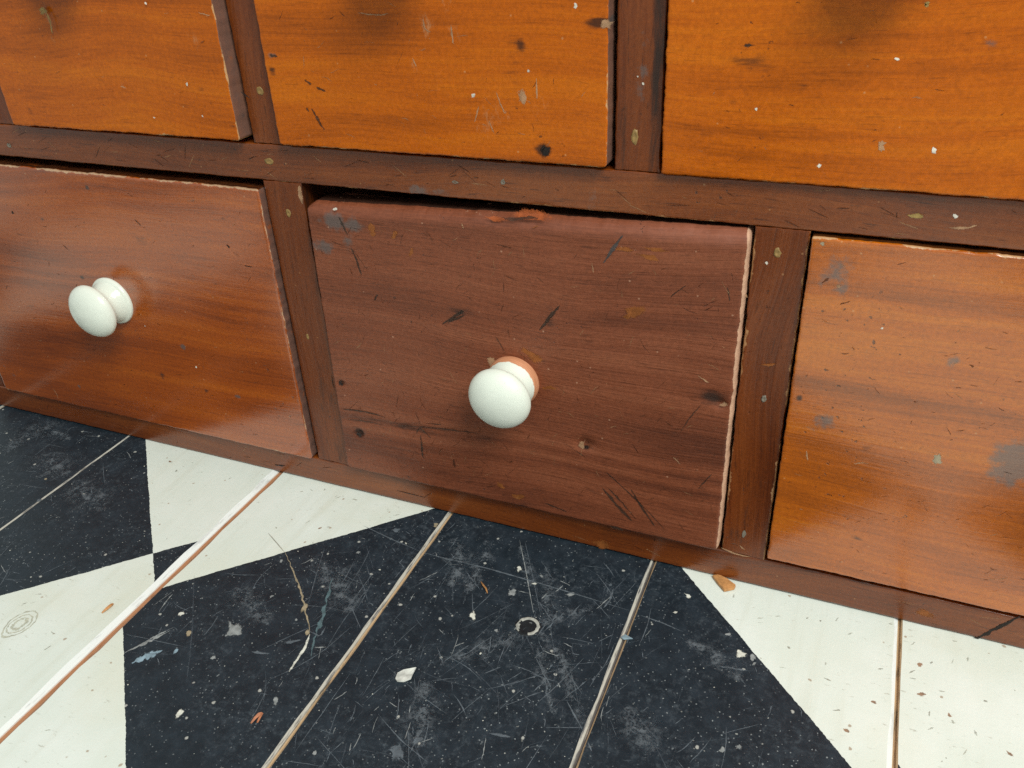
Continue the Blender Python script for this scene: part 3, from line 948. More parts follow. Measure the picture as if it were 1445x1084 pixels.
for a, b in UPP[1:-1]:
    boxes('divider', [(((a + b) / 2 - .006, TH + .0005, ZM0 + .0145), ((a + b) / 2 + .006, DEP - .0005, Z_TOP - .002))], M['carcass'], cab)

# nails and filler in the frame
for px, ra, rb, m, nm in [((380, 228), .0034, .0022, 'filler', 'filler_spot'), ((407, 301), .0017, .0026, 'filler', 'filler_spot'),
                          ((367, 128), .0026, .0026, 'filler', 'filler_spot'), ((896, 193), .0017, .0040, 'filler', 'filler_spot'),
                          ((1097, 357), .0018, .0026, 'filler', 'filler_spot'), ((710, 257), .0018, .0019, 'chip_grey', 'nail_head'),
                          ((642, 257), .0024, .0011, 'chip_grey', 'nail_head'), ((13, 205), .0028, .0022, 'chip_grey', 'nail_head'),
                          ((434, 475), .0010, .0022, 'filler', 'filler_spot'), ((1078, 563), .0014, .0024, 'chip_grey', 'filler_spot')]:
    x, z = face_pt(px)
    bm = lathe([(1.15, -0.0001), (1.0, 0.00018), (0.72, 0.00024), (0.45, 0.00012), (0, 0.00008)], 14)
    for v in bm.verts:
        k = 1 + random.uniform(-.22, .22)
        v.co.x *= ra * k * .82; v.co.z *= rb * k * .82
    me = bpy.data.meshes.new(nm)
    bm.to_mesh(me); bm.free()
    me.materials.append(M[m])
    if nm == 'nail_head':
        me.materials.append(M['scratch_dark'])
        for p in me.polygons:
            c = p.center / .82
            if (c.x / ra) ** 2 + (c.z / rb) ** 2 > 0.75 or (c.x / ra) ** 2 + (c.z / rb) ** 2 < .08:
                p.material_index = 1
    link(nm, me, cab, (x, 0.0, z))

fr = Marks('face', 0.0)
fp = lambda p: face_pt(p, 0.0)
fr.curve([fp((1360, 909)), fp((1400, 890)), fp((1440, 869))], 0.0016, 'scratch_dark', 12, .0002, .5)
fr.spot(fp((848, 768)), .0050, .0034, 'chip_orange', 0.1, 11, .3)
fr.spot(fp((1306, 866)), .0044, .0020, 'chip_orange', -0.1, 11, .4)
fr.curve([fp((388, 656)), fp((398, 657)), fp((402, 657))], .0016, 'scratch_dark', 6, .0001, .5)
fr.curve([fp((560, 692)), fp((600, 702))], .0006, 'scratch_dark', 6)
fr.curve([fp((1340, 321)), fp((1362, 322)), fp((1378, 318))], .0009, 'scratch_pale', 8, .0001, .4)
fr.spot(fp((1290, 305)), .0036, .0012, 'chip_tan', 0, 9, .4)
fr.spot(fp((1348, 305)), .0012, .0010, 'chip_white', 0, 8, .3)
fr.spot(fp((1082, 371)), .0008, .0008, 'chip_white', 0, 8, .3)
fr.spot(fp((908, 118)), .0006, .0006, 'chip_white', 0, 8, .3)
fr.spot(fp((900, 108)), .0005, .0005, 'chip_white', 0, 8, .3)
fr.curve([fp((422, 262)), fp((424, 275)), fp((427, 288))], .0022, 'scratch_pale', 8, .0001, .4)
fr.curve([fp((1018, 773)), fp((1040, 782)), fp((1060, 786))], .0010, 'scratch_pale', 8, .0001, .4)
fr.curve([fp((1044, 770)), fp((1050, 775))], .0012, 'scratch_pale', 5, .0001, .4)
fr.spot(fp((1050, 753)), .0008, .0022, 'chip_grey', 0, 8, .3)
fr.spot(fp((1085, 515)), .0036, .0008, 'chip_orange', 0.2, 8, .4)
fr.curve([fp((1052, 395)), fp((1050, 410)), fp((1055, 420))], .0012, 'scratch_pale', 8, .0001, .4)
fr.curve([fp((468, 530)), fp((470, 542)), fp((472, 548))], .0007, 'scratch_dark', 6)
for k in range(150):
    x = random.uniform(-.3, .46); z = random.choice([random.uniform(.002, ZB - .001), random.uniform(ZM0 + .001, ZM1 - .001), random.uniform(ZM0 + .001, ZM1 - .001)])
    an = random.gauss(0, .5); ln = random.uniform(.001, .006)
    pts = [(x + ln * s * math.cos(an), min(max(z + ln * s * math.sin(an), .002), 1)) for s in (-1, 0, 1)]
    if any(not ((.0015 < p[1] < ZB - .0012) or (ZM0 + .0012 < p[1] < ZM1 - .0012)) for p in pts):
        continue
    fr.curve(pts, random.uniform(.0002, .0006), random.choice(['nick_dark', 'chip_brown', 'nick_dark', 'nick_pale', 'nick_pale']), 5)
fr.build('scratches', cab)


# ------------------------------------------------------------------ knobs
def arc(pts_r, pts_d):
    return list(zip(pts_r, pts_d))


def knob_profile(kind):
    if kind == 'wood':
        p = [(0.0158, -0.0006), (0.0160, 0.0006), (0.0161, 0.0022), (0.0157, 0.0042), (0.0149, 0.0064), (0.0139, 0.0088),
             (0.0132, 0.0108), (0.0130, 0.0124), (0.0132, 0.0140), (0.0139, 0.0156)]
        R, dc, a0, b = 0.0190, 0.0214, -0.75, 0.0105
    else:
        p = [(0.0171, -0.0006), (0.0175, 0.0004), (0.0176, 0.0016), (0.0170, 0.0027), (0.0160, 0.0033), (0.0155, 0.0036), (0.0152, 0.0043),
             (0.0141, 0.0058), (0.0128, 0.0078), (0.0119, 0.0098), (0.0119, 0.0114), (0.0127, 0.0132)]
        R, dc, a0, b = 0.0194, 0.0188, -0.8, 0.0098
    for i in range(15):
        a = a0 + (math.pi / 2 - a0) * i / 14
        p.append((R * math.cos(a) if i < 14 else 0.0, dc + (b if a > 0 else 0.0062) * math.sin(a)))
    return p


KM = {}
for kind in ('wood', 'porc'):
    bm = lathe(knob_profile(kind), 56)
    me = bpy.data.meshes.new('knob')
    bm.to_mesh(me); bm.free()
    me.materials.append(M['knob_wood' if kind == 'wood' else 'knob_porc'])
    KM[kind] = me


def add_knob(dr, x, z, d, kind):
    k = link('knob', KM[kind], dr, (x, -d, z))
    k.rotation_euler = (0, random.uniform(0, 6.28), 0)
    if kind == 'wood':
        k.rotation_euler = (0, -0.7, 0)
    return k


def drawer_box(dr, x0, x1, z0, z1, d):
    a, b = x0 + .006, x1 - .006
    y0, y1 = -d + 0.0205, 0.245
    boxes('drawer_box', [((a, y0, z0 + .004), (a + .007, y1, z1 - .012)), ((b - .007, y0, z0 + .004), (b, y1, z1 - .012)),
                         ((a + .0072, y1 - .007, z0 + .004), (b - .0072, y1, z1 - .012)),
                         ((a + .0072, y0, z0 + .004), (b - .0072, y0 + .006, z1 - .006)),
                         ((a + .0072, y0 + .0062, z0 + .0045), (b - .0072, y1 - .0072, z0 + .009))], M['carcass'], dr, 0)


def drawer_marks(dr, d, lines=(), spots=(), rand=0, box=None, mats=('scratch_dark',), lens=(.001, .005), ang=0.0, sd=0.8):
    mk = Marks('face', d)
    for px, w, m in lines:
        mk.curve([face_pt(p, d) for p in px], w, m, max(8, 4 * len(px)), 0.00012, 0.45)
    for px, ra, rb, m, an in spots:
        mk.spot(face_pt(px, d), ra, rb, m, an, 11, 0.35)
    for k in range(rand):
        x, z = random.uniform(box[0], box[1]), random.uniform(box[2], box[3])
        an = random.gauss(ang, sd); ln = random.uniform(*lens) * random.choice([.5, 1, 1])
        cv = random.gauss(0, .12)
        pts = [(x + ln * s * math.cos(an + cv * s), z + ln * s * math.sin(an + cv * s)) for s in (-1, -.3, .3, 1)]
        if any(not (box[0] < p[0] < box[1] and box[2] < p[1] < box[3]) for p in pts):
            continue
        mk.curve(pts, random.uniform(.00016, .00045), random.choice(mats), 6, 0.00005, .5)
    mk.build('scratches', dr)


# --- lower left drawer
def ch_LL(X, Z, ch, sc, d):
    D = 0.0045
    ch[..., 0] = np.maximum(ch[..., 0], 0.72 * np.exp(-d['t'] / 0.0014) * (1 + 1.2 * vnoise(X, Z, 55)) * (d['D'] < .0013))
    ch[..., 1] = np.where((d['D'] > .0015) & (d['t'] < 1e-4), .9, ch[..., 1])  # top surface behind the front edge darkened
    ch[..., 0] = np.maximum(ch[..., 0], 0.52 * np.exp(-d['r'] / 0.0010) * (1 + 1.6 * vnoise(X, Z, 60)) * (d['D'] < .0008))
    ch[..., 0] = np.maximum(ch[..., 0], 0.55 * np.exp(-d['b'] / 0.001) * (1 + 1.5 * vnoise(X, Z, 40)))
    ch[..., 2] = np.maximum(ch[..., 2], 0.85 * (d['r'] < 2e-4))
    for px, rx, rz, c, a in [((200, 345), .010, .010, 1, .38), ((40, 335), .02, .012, 1, .34), ((250, 400), .02, .012, 1, .22),
                             ((258, 490), .0026, .003, 2, 1.0), ((229, 530), .0026, .004, 1, .75), ((336, 560), .0036, .0018, 2, 1.0), ((291, 552), .0024, .002, 1, .8),
                             ((123, 265), .0022, .0022, 1, 1.1), ((314, 308), .0028, .0018, 1, .9), ((111, 545), .0022, .002, 2, .9), ((20, 530), .004, .003, 2, .6),
                             ((116, 392), .003, .002, 1, .9), ((60, 310), .003, .003, 1, .7)]:
        ch[..., c] = np.maximum(ch[..., c], a * blob(X, Z, face_pt(px, D), rx, rz))
    sc[:] = np.maximum(sc, .30 * blob(X, Z, face_pt((30, 300), D), .05, .03))


dr = panel('drawer', (-0.3095, 0.0238), (-0.0020, 0.0236), (-0.0010, 0.2217), (-0.3085, 0.2212), 0.0045, TH, M['chestnut'], cab, 0.0011,
           (.0012, .0012, .0010, .0012), 0.0028, 0.00035, ch_LL)
dr['label'] = 'chestnut brown varnished drawer'
drawer_box(dr, -.3095, -.001, .0238, .2214, .0045)
add_knob(dr, -0.1495, 0.1288, 0.0045, 'porc')
drawer_marks(dr, .0045,
             [([(75, 548), (80, 556), (82, 562)], .0005, 'scratch_pale'), ([(110, 440), (112, 462)], .0004, 'scratch_pale'),
              ([(88, 345), (96, 352)], .0008, 'chip_brown'), ([(190, 310), (199, 318)], .001, 'chip_brown'),
              ([(320, 345), (324, 350)], .001, 'scratch_dark'), ([(345, 375), (356, 377)], .0008, 'scratch_dark')],
             [((277, 518), .0008, .0007, 'chip_white', 0), ((205, 460), .0006, .0005, 'chip_white', 0), ((18, 300), .0013, .001, 'scratch_dark', 0.3)],
             170, (-.27, -.006, .03, .216), ('chip_brown', 'nick_dark', 'chip_brown', 'nick_pale'), (.0008, .003), 0.15, .5)

# --- lower middle drawer: dull brown paint, battered
D_LM = 0.0055


def ch_LM(X, Z, ch, sc, d):
    D = D_LM
    right_raw = np.exp(-(d['r'] / 0.0014) ** 2)
    ch[..., 0] = np.maximum(ch[..., 0], 1.02 * right_raw * (1.0 + 0.6 * vnoise(X, Z, 60)))
    ch[..., 0] = np.maximum(ch[..., 0], .20 * np.exp(-d['t'] / 0.004) * (1 + 1.1 * vnoise(X, Z, 80)))
    ch[..., 1] = np.maximum(ch[..., 1], .75 * np.exp(-d['b'] / 0.0045) * (.8 + .9 * vnoise(X, Z, 60)))
    ch[..., 1] = np.maximum(ch[..., 1], .55 * np.exp(-d['l'] / 0.002))
    for px, rx, rz, c, a in [((470, 312), .009, .006, 2, 1.0), ((456, 347), .010, .005, 2, .8), ((497, 318), .009, .005, 2, .8), ((490, 342), .006, .006, 2, .7),
                             ((745, 340), .010, .008, 0, .16), ((900, 355), .017, .006, 0, .30), ((520, 325), .004, .006, 0, .3),
                             ((560, 600), .045, .004, 1, .62), ((660, 612), .03, .004, 1, .5), ((520, 585), .03, .003, 1, .5),
                             ((649, 440), .012, .003, 1, .6), ((776, 450), .004, .010, 1, .6), ((1005, 562), .009, .006, 1, .8), ((507, 612), .005, .005, 1, .9),
                             ((827, 628), .007, .006, 1, .55), ((481, 541), .003, .003, 1, .9), ((900, 395), .03, .006, 1, .35), ((700, 380), .03, .006, 1, .25),
                             ((560, 500), .03, .02, 1, .20), ((950, 520), .03, .008, 1, .3), ((640, 690), .05, .01, 1, .2), ((470, 430), .012, .03, 1, .2)]:
        ch[..., c] = np.maximum(ch[..., c], a * blob(X, Z, face_pt(px, D), rx, rz, -0.03))
    ch[..., 3] = np.clip((.14 + .36 * np.clip((X - .08) / .2, 0, 1)) * np.exp(-(d['t'] / 0.0072) ** 4) * (0.95 + 0.8 * vnoise(X, Z, 90) + .5 * vnoise(X * 3, Z * 2, 120)), 0, 1) * (d['D'] < .0074)  # worn top lip, tinted paler for the light it catches
    ch[..., 1] = np.where((d['D'] > .0076) & (d['t'] < 1e-4), 1.2, ch[..., 1])  # drawer top behind the lip darkened, deepening the gap under the rail


def disp_LM(X, Z):
    y = 0 * X
    for px, r, dp in [((481, 541), .0024, .0016), ((507, 612), .0032, .0020), ((827, 628), .0052, .0022), ((1018, 572), .0036, .0016), ((1006, 560), .006, .0006)]:
        c = face_pt(px, D_LM)
        y = y + dp * blob(X, Z, c, r, r * .85)
    # ledge where the surface has broken away low on the left
    c0 = face_pt((480, 588), D_LM); c1 = face_pt((690, 612), D_LM)
    t = np.clip((X - c0[0]) / (c1[0] - c0[0]), 0, 1)
    zl = c0[1] + (c1[1] - c0[1]) * t + .0014 * vnoise(X, X * 0 + 3, 90) * 2
    on = np.clip((c1[0] - X) / .03, 0, 1)
    y = y + on * .0007 / (1 + np.exp((Z - zl) / .0006))* np.exp(-np.maximum(zl - Z, 0) / .012)
    # slow brush and plane waviness
    y = y + .00045 * vnoise(X, Z, 30) + .0002 * vnoise(X * .3, Z, 160)
    # crack under the top lip
    a = face_pt((432, 297), D_LM); b = face_pt((760, 309), D_LM)
    zc = a[1] + (b[1] - a[1]) * (X - a[0]) / (b[0] - a[0]) + .0006 * vnoise(X, X * 0 + 9, 120)
    y = y + .0009 * np.exp(-((Z - zc) / .0006) ** 2) * (X < b[0])
    return y


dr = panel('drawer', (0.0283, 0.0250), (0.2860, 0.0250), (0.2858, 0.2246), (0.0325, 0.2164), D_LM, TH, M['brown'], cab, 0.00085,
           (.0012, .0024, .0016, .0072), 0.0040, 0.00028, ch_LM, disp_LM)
dr['label'] = 'dull brown painted drawer with scratched face and bare right edge'
drawer_box(dr, .0295, .2858, .025, .2215, D_LM)
add_knob(dr, 0.1596, 0.1203, D_LM, 'wood')
L = 'gouge'
drawer_marks(dr, D_LM,
             [([(478, 306), (484, 318), (490, 331)], .0012, L), ([(496, 350), (503, 366), (510, 388)], .0013, L), ([(498, 351), (512, 372), (528, 392)], .0004, L),
              ([(693, 311), (712, 309), (728, 309), (745, 307), (760, 308)], .0015, L), ([(879, 332), (866, 350), (852, 371)], .0014, 'chip_blue'),
              ([(674, 423), (650, 441), (624, 458)], .0016, L), ([(790, 431), (776, 448), (761, 467)], .0016, L), ([(655, 445), (632, 455)], .0011, L),
              ([(593, 614), (595, 626), (596, 640), (599, 648)], .0012, L), ([(588, 612), (592, 604), (600, 610), (608, 618)], .0009, L),
              ([(484, 577), (520, 582), (545, 590)], .0009, L), ([(490, 592), (515, 594), (540, 600)], .0008, L), ([(560, 600), (590, 602), (640, 607), (680, 612)], .0009, L),
              ([(600, 598), (640, 600), (670, 604)], .0007, L), ([(799, 626), (812, 636), (850, 662), (905, 712), (938, 747)], .0007, L),
              ([(850, 688), (870, 712), (892, 735)], .0018, L), ([(858, 688), (880, 712), (898, 733)], .0010, L), ([(890, 690), (905, 715), (924, 742)], .0013, L),
              ([(700, 475), (712, 496)], .0005, L), ([(610, 480), (620, 497), (614, 490)], .0006, L), ([(945, 420), (968, 402)], .0006, L), ([(1026, 402), (1030, 425)], .0006, L),
              ([(985, 690), (1005, 668)], .0006, L), ([(960, 610), (975, 588), (990, 570)], .0005, L), ([(560, 445), (572, 462)], .0006, L),
              ([(534, 414), (528, 424)], .0012, L), ([(770, 710), (800, 722)], .0010, L), ([(860, 742), (880, 748)], .0014, L), ([(700, 345), (722, 350)], .0007, 'chip_brown'),
              ([(760, 318), (752, 322)], .0006, 'chip_orange'), ([(652, 316), (654, 322)], .0006, 'scratch_pale'), ([(470, 296), (476, 294)], .0012, 'chip_white'),
              ([(582, 350), (578, 362)], .0014, 'chip_orange'), ([(559, 326), (554, 337)], .0022, 'chip_orange'), ([(523, 315), (527, 334)], .0036, 'chip_orange'),
              ([(765, 548), (778, 547), (792, 548)], .0020, 'chip_orange'), ([(640, 648), (642, 660)], .0014, 'chip_brown'),
              ([(1000, 540), (985, 530)], .0006, 'scratch_pale'), ([(950, 645), (960, 655)], .0005, 'scratch_pale'), ([(835, 370), (838, 385)], .0004, 'scratch_pale'),
              ([(990, 377), (992, 386)], .0004, 'scratch_pale'), ([(985, 365), (979, 362)], .0004, 'scratch_pale')],
             [((896, 441), .0052, .0030, 'chip_orange', .4), ((884, 447), .0022, .0014, 'chip_orange', .4), ((707, 685), .0026, .0022, 'chip_orange', 0), ((733, 701), .0048, .0020, 'chip_orange', 0),
              ((744, 303), .0100, .0028, 'chip_red', -0.05), ((700, 309), .006, .0012, 'chip_red', -0.05), ((881, 352), .004, .0010, 'chip_orange', 0), ((918, 363), .007, .0016, 'chip_orange', -.05), ((925, 352), .005, .0010, 'chip_orange', -.05),
              ((1021, 571), .0020, .0016, 'scratch_pale', .3), ((821, 628), .0020, .0022, 'scratch_pale', .3), ((481, 541), .0016, .0018, 'scratch_dark', 0), ((507, 613), .0018, .0018, 'scratch_dark', 0),
              ((752, 503), .0060, .0030, 'chip_orange', -.5), ((694, 512), .0020, .0035, 'scratch_pale', .3), ((827, 631), .0020, .0013, 'scratch_dark', .2)],
             380, (.034, .280, .030, .208), ('nick_dark', 'chip_brown', 'nick_dark', 'chip_brown', 'nick_pale', 'nick_pale'), (.0010, .005), 0.6, 1.0)


# --- lower right drawer
def ch_LR(X, Z, ch, sc, d):
    D = 0.003
    ch[..., 0] = np.maximum(ch[..., 0], .70 * np.exp(-d['t'] / 0.0015) * (1 + 1.2 * vnoise(X, Z, 60)) * (d['D'] < .0013))
    ch[..., 1] = np.where((d['D'] > .0015) & (d['t'] < 1e-4), .9, ch[..., 1])  # top surface darkened behind the pale front edge
    for px, rx, rz, c, a in [((1178, 382), .007, .0075, 2, .85), ((1187, 408), .0035, .004, 2, .75), ((1160, 400), .003, .003, 2, .6), ((1163, 597), .006, .009, 2, .62), ((1432, 655), .012, .016, 2, 1.0),
                             ((1128, 562), .0018, .0022, 1, .9), ((1220, 405), .012, .004, 1, .35), ((1345, 512), .004, .005, 2, .5), ((1222, 633), .004, .003, 1, .6),
                             ((1210, 760), .004, .002, 1, .8), ((1173, 738), .003, .003, 2, .4), ((1370, 566), .004, .002, 1, .5), ((1300, 680), .04, .008, 1, .25)]:
        ch[..., c] = np.maximum(ch[..., c], a * blob(X, Z, face_pt(px, D), rx, rz))
    sc[:] = np.maximum(sc, .34 * blob(X, Z, face_pt((1340, 395), D), .05, .006, -.06))
    sc[:] = np.maximum(sc, .30 * blob(X, Z, face_pt((1250, 480), D), .05, .03))  # broad paler patch on the upper face


dr = panel('drawer', (0.3138, 0.0262), (0.6210, 0.0262), (0.6210, 0.2240), (0.3137, 0.2246), 0.003, TH, M['amber'], cab, 0.0011,
           (.0008, .0010, .0010, .0012), 0.0012, 0.0003, ch_LR)
dr['label'] = 'glossy amber drawer on the lower right, without visible knob'
drawer_box(dr, .3138, .621, .0262, .2240, .003)
add_knob(dr, 0.4674, 0.1250, 0.003, 'porc')
drawer_marks(dr, .003, [([(1205, 655), (1215, 653), (1226, 654)], .0006, 'scratch_pale'), ([(1138, 636), (1140, 650)], .0006, 'scratch_pale'), ([(1185, 430), (1200, 425)], .0006, 'chip_brown'),
                        ([(1368, 514), (1374, 518)], .0008, 'chip_brown'), ([(1170, 392), (1160, 400)], .0008, 'chip_brown')],
             [((1322, 648), .0020, .0032, 'fl_tan', .1), ((1161, 344), .0010, .0010, 'fl_tan', 0), ((1245, 463), .0006, .0006, 'chip_white', 0), ((1183, 404), .0010, .0008, 'scratch_pale', 0)],
             150, (.318, .470, .032, .218), ('chip_brown', 'nick_dark', 'nick_dark', 'nick_pale'), (.0008, .003), 0.1, .6)


# --- upper drawers
def ch_UL(X, Z, ch, sc, d):
    D = 0.008
    ch[..., 0] = np.maximum(ch[..., 0], .50 * np.exp(-d['b'] / 0.0012) * (1 + 1.6 * vnoise(X, Z, 70)))
    ch[..., 0] = np.maximum(ch[..., 0], .52 * np.exp(-d['r'] / 0.0010) * (1 + 1.6 * vnoise(X, Z, 60)) * (d['D'] < .0008))
    ch[..., 2] = np.maximum(ch[..., 2], 1.0 * (d['r'] < 2e-4))
    for px, rx, rz, c, a in [((337, 170), .0025, .004, 1, .9), ((284, 126), .0035, .0018, 1, .7), ((298, 146), .0014, .003, 1, .6), ((330, 181), .003, .003, 1, .5), ((265, 70), .05, .004, 1, .25), ((40, 160), .003, .003, 1, .6), ((322, 85), .003, .003, 1, .6)]:
        ch[..., c] = np.maximum(ch[..., c], a * blob(X, Z, face_pt(px, D), rx, rz))
    for px, rx, rz, a in [((66, 28), .005, .012, .62), ((72, 55), .004, .008, .50), ((275, 55), .008, .008, .62), ((276, 68), .004, .010, .5), ((175, 122), .008, .003, .4)]:
        sc[:] = np.maximum(sc, a * blob(X, Z, face_pt(px, D), rx, rz))


dr = panel('drawer', (-0.1900, 0.2499), (-0.0036, 0.2516), (-0.0010, 0.4560), (-0.1895, 0.4560), 0.0085, 0.022, M['orange'], cab, 0.0011,
           (.0012, .0010, .0012, .0012), 0.0022, 0.0003, ch_UL, None, (.003, 0, 0, .003))
dr['label'] = 'orange varnished drawer standing proud of the frame'
drawer_box(dr, -.19, -.0015, .2510, .456, .0085)
add_knob(dr, -0.095, 0.3540, 0.0085 - .0015, 'porc')
drawer_marks(dr, .0086, [([(62, 12), (70, 28), (74, 48)], .0010, 'chip_tan'), ([(280, 18), (297, 22)], .0005, 'scratch_pale'), ([(170, 122), (178, 124)], .0006, 'scratch_pale'), ([(340, 130), (352, 138)], .0008, 'scratch_dark')],
             [((61, 15), .0034, .0022, 'chip_tan', 0), ((264, 119), .0010, .0013, 'chip_white', 0), ((286, 164), .0006, .0006, 'chip_white', 0), ((218, 166), .0007, .0006, 'chip_white', 0), ((206, 5), .0008, .0006, 'chip_white', 0)],
             60, (-.185, -.008, .258, .43), ('chip_brown', 'nick_dark', 'nick_dark', 'nick_pale'), (.0008, .003), 0.1, .6)


def ch_UM(X, Z, ch, sc, d):
    D = 0.006
    ch[..., 0] = np.maximum(ch[..., 0], .50 * np.exp(-d['b'] / 0.0010) * (1 + 1.6 * vnoise(X, Z, 70)))
    ch[..., 0] = np.maximum(ch[..., 0], .55 * np.exp(-d['r'] / 0.0010) * (1 + 1.5 * vnoise(X, Z, 60)) * (d['D'] < .0008))
    ch[..., 2] = np.maximum(ch[..., 2], 0.9 * (d['r'] < 2e-4))
    for px, rx, rz, c, a in [((767, 213), .0045, .0040, 1, 1.3), ((846, 31), .0075, .0028, 1, 1.2), ((728, 95), .008, .018, 1, .42), ((735, 65), .003, .004, 1, .7), ((437, 196), .003, .004, 0, .45), ((470, 210), .005, .002, 0, .5),
                             ((384, 78), .004, .0018, 2, .9), ((384, 100), .003, .003, 1, .9), ((740, 137), .003, .003, 0, .5), ((500, 190), .04, .005, 1, .22)]:
        ch[..., c] = np.maximum(ch[..., c], a * blob(X, Z, face_pt(px, D), rx, rz))
    for px, rx, rz, a in [((690, 165), .018, .018, .50), ((600, 38), .006, .009, .58), ((640, 50), .005, .014, .55), ((585, 90), .004, .006, .5), ((630, 105), .012, .008, .45), ((700, 140), .006, .012, .55),
                          ((670, 205), .04, .006, .36), ((625, 5), .008, .008, .5), ((760, 140), .010, .02, .42)]:
        sc[:] = np.maximum(sc, a * blob(X, Z, face_pt(px, D), rx, rz))


dr = panel('drawer', (0.0222, 0.2503), (0.2150, 0.2508), (0.2149, 0.4560), (0.0222, 0.4560), 0.006, TH, M['orange'], cab, 0.0011,
           (.0012, .0012, .0012, .0012), 0.0024, 0.0003, ch_UM)
dr['label'] = 'orange varnished drawer with whitish scuffs and a dark knot near its lower right corner'
drawer_box(dr, .0222, .2149, .2505, .456, .006)
add_knob(dr, 0.1185, 0.3540, 0.006, 'porc')
drawer_marks(dr, .006, [([(440, 153), (448, 168), (458, 184)], .0012, L), ([(430, 113), (440, 119)], .0012, L), ([(446, 123), (460, 129)], .0012, L), ([(381, 78), (392, 80)], .0012, L), ([(597, 25), (600, 40), (608, 45)], .0006, 'scratch_pale'),
                        ([(582, 82), (588, 95)], .0006, 'scratch_pale'), ([(757, 110), (758, 140)], .0006, 'scratch_pale'), ([(700, 130), (712, 160), (714, 155)], .0005, 'scratch_pale'), ([(676, 150), (670, 172)], .0005, 'scratch_pale'),
                        ([(505, 18), (530, 21), (548, 19)], .0005, 'scratch_pale'), ([(690, 170), (697, 188)], .0005, 'scratch_pale'), ([(636, 35), (640, 62)], .0007, 'scratch_pale'), ([(432, 152), (436, 157)], .0010, L)],
             [((668, 135), .0012, .0012, 'chip_white', 0), ((738, 138), .0024, .0030, 'scratch_pale', .3), ((856, 33), .0026, .0022, 'scratch_pale', .2), ((812, 9), .0008, .0012, 'chip_white', 0), ((746, 100), .0008, .0008, 'chip_white', 0),
              ((770, 213), .0028, .0024, 'scratch_dark', .2)],
             130, (.028, .209, .257, .43), ('chip_brown', 'nick_pale', 'nick_pale', 'nick_dark', 'nick_pale'), (.0008, .0035), 0.3, .9)


def ch_UR(X, Z, ch, sc, d):
    D = 0.004
    ch[..., 0] = np.maximum(ch[..., 0], .45 * np.exp(-d['b'] / 0.0010) * (1 + 1.6 * vnoise(X, Z, 70)))
    for px, rx, rz, c, a in [((1062, 90), .014, .0055, 1, .55), ((1056, 64), .0045, .0007, 1, .9), ((1134, 125), .004, .003, 1, .5), ((1120, 180), .02, .008, 1, .30), ((1400, 62), .004, .003, 2, .4), ((1035, 145), .003, .003, 1, .5)]:
        ch[..., c] = np.maximum(ch[..., c], a * blob(X, Z, face_pt(px, D), rx, rz))


dr = panel('drawer', (0.2411, 0.2491), (0.4316, 0.2494), (0.4316, 0.4560), (0.2411, 0.4560), 0.004, TH, M['orange'], cab, 0.0011,
           (.0012, .0012, .0012, .0012), 0.0016, 0.0003, ch_UR)
dr['label'] = 'bright orange varnished drawer with a brown smudge'
drawer_box(dr, .2411, .4316, .2492, .456, .004)
add_knob(dr, 0.3363, 0.3540, 0.004, 'porc')
drawer_marks(dr, .004, [([(1050, 64), (1061, 64)], .0010, L), ([(1241, 212), (1244, 204), (1252, 201)], .0012, 'scratch_pale'), ([(1310, 2), (1306, 10)], .0016, 'chip_tan')],
             [((1244, 207), .0010, .0024, 'scratch_pale', .2), ((1318, 212), .0010, .0014, 'chip_white', .3), ((1156, 234), .0008, .0008, 'chip_white', 0), ((1266, 83), .0008, .0005, 'chip_white', 0), ((1067, 154), .0006, .0006, 'chip_white', 0)],
             60, (.246, .39, .257, .43), ('chip_brown', 'nick_dark', 'nick_dark', 'nick_pale'), (.0006, .0025), 0.1, .6)
# the end drawers of the upper row
for a, b in ((-0.3100, -0.2130), (0.4556, 0.6212)):
    dr = panel('drawer', (a, 0.2496), (b, 0.2496), (b, .4565), (a, .4565), 0.004, TH, M['orange'], cab, 0.004, (.0012,) * 4, 0.002, 0.0003)
    drawer_box(dr, a, b, .2496, .4565, .004)
    add_knob(dr, (a + b) / 2, 0.3540, 0.004, 'porc')


# ------------------------------------------------------------------ loose bits on the floor
def chip(name, outline_px, thick, mat, label, cat, lift=0.0004, curl=0.0):
    pts = [floor_pt(p) for p in outline_px]
    cx, cy = sum(p[0] for p in pts) / len(pts), sum(p[1] for p in pts) / len(pts)
    bm = bmesh.new()
    R = max(math.hypot(p[0] - cx, p[1] - cy) for p in pts)
    def ring(k, z):
        return [bm.verts.new(((x - cx) * k, (y - cy) * k, z + curl * ((math.hypot(x - cx, y - cy) * k / R) ** 2))) for x, y in pts]
    lo, hi, inn = ring(1.0, 0.0), ring(0.97, thick), ring(0.55, thick * 1.1)
    n = len(pts)
    bm.faces.new(lo[::-1])
    for a, b in ((lo, hi), (hi, inn)):
        for i in range(n):
            bm.faces.new((a[i], a[(i + 1) % n], b[(i + 1) % n], b[i]))
    bm.faces.new(inn)
    bmesh.ops.recalc_face_normals(bm, faces=bm.faces[:])
    me = bpy.data.meshes.new(name)
    bm.to_mesh(me); bm.free()
    me.materials.append(M[mat])
    o = link(name, me, None, (cx, cy, lift))
    thing(o, label, cat)
    return o


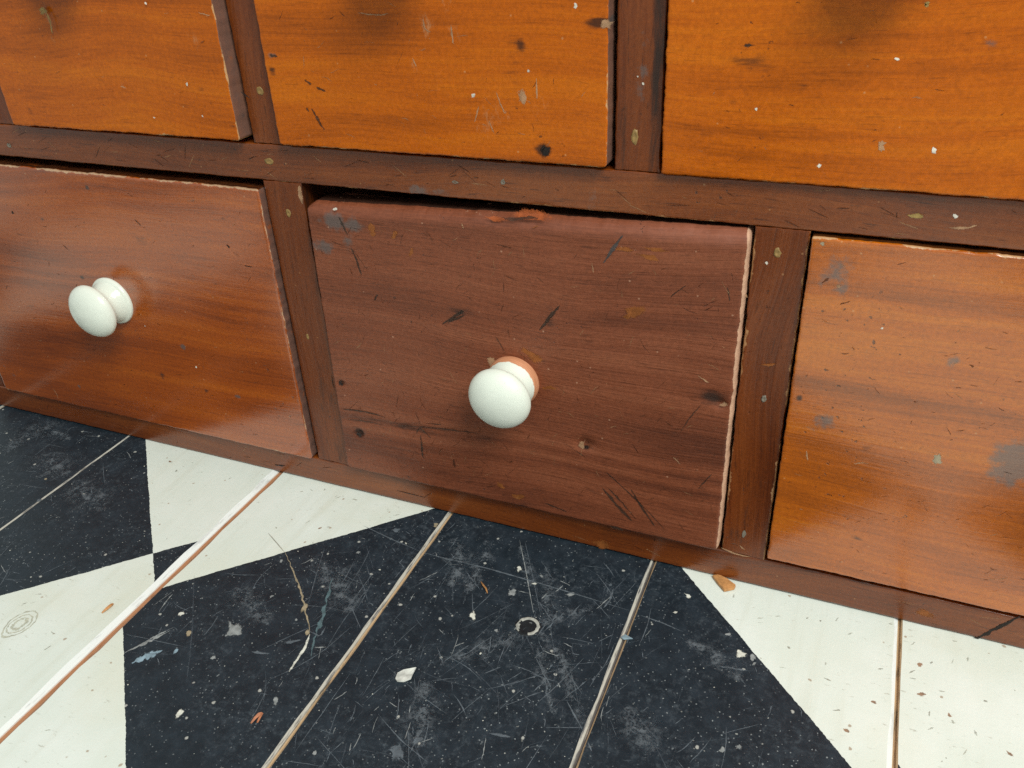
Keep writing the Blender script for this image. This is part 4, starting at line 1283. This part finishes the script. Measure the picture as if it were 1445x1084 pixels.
chip('wood_chip', [(1005, 815), (1014, 814), (1026, 820), (1038, 829), (1036, 833), (1022, 836), (1013, 826)], .0018, 'shaving',
     'flat orange wood chip lying on white paint against the foot of the cabinet', 'wood chip')
chip('paint_flake', [(558, 960), (561, 952), (570, 947), (588, 945), (583, 953), (580, 960), (570, 964), (561, 964)], .0007, 'flake_white',
     'off-white leaf shaped paint flake on the middle black board', 'paint flake', .0004, .0012)
chip('paint_flake', [(876, 901), (882, 897), (893, 903), (880, 904)], .0006, 'flake_blue',
     'pale blue paint flake bridging the gap between two black boards', 'paint flake', .0006)


def sliver(name, px, w, mat, label, cat, h=0.0012):
    pts = [floor_pt(p) for p in px]
    bm = bmesh.new()
    c = pts[len(pts) // 2]
    prev = None
    n = len(pts)
    for i, (x, y) in enumerate(pts):
        p0, p1 = pts[max(0, i - 1)], pts[min(n - 1, i + 1)]
        dx, dy = p1[0] - p0[0], p1[1] - p0[1]
        l = math.hypot(dx, dy)
        k = w * (0.3 + 0.7 * math.sin(math.pi * (i + .3) / (n - .4)))
        nx, ny = -dy / l * k, dx / l * k
        z = h * math.sin(math.pi * i / (n - 1))
        x, y = x - c[0], y - c[1]
        r = [bm.verts.new((x + nx, y + ny, z)), bm.verts.new((x, y, z + k * .9 + .0002)), bm.verts.new((x - nx, y - ny, z))]
        if prev:
            for j in range(3):
                bm.faces.new((prev[j], prev[(j + 1) % 3], r[(j + 1) % 3], r[j]))
        else:
            bm.faces.new(r)
        prev = r
    bm.faces.new(prev[::-1])
    bmesh.ops.recalc_face_normals(bm, faces=bm.faces[:])
    me = bpy.data.meshes.new(name)
    bm.to_mesh(me); bm.free()
    me.materials.append(M[mat])
    o = link(name, me, None, (c[0], c[1], .0005))
    thing(o, label, cat)
    return o


sliver('wood_sliver', [(354, 1022), (360, 1016), (366, 1011), (370, 1009), (363, 1021)], .0011, 'shaving_red', 'small reddish bent wood sliver on the large black square', 'wood sliver')
sliver('wood_sliver', [(679, 822), (682, 828), (686, 833), (688, 838)], .0006, 'shaving', 'thin curled tan wood sliver near the foot of the brown drawer', 'wood sliver')
sliver('wood_sliver', [(144, 866), (151, 862), (157, 857), (160, 853)], .0012, 'shaving', 'tan wood sliver lying on the white paint at the left', 'wood sliver')
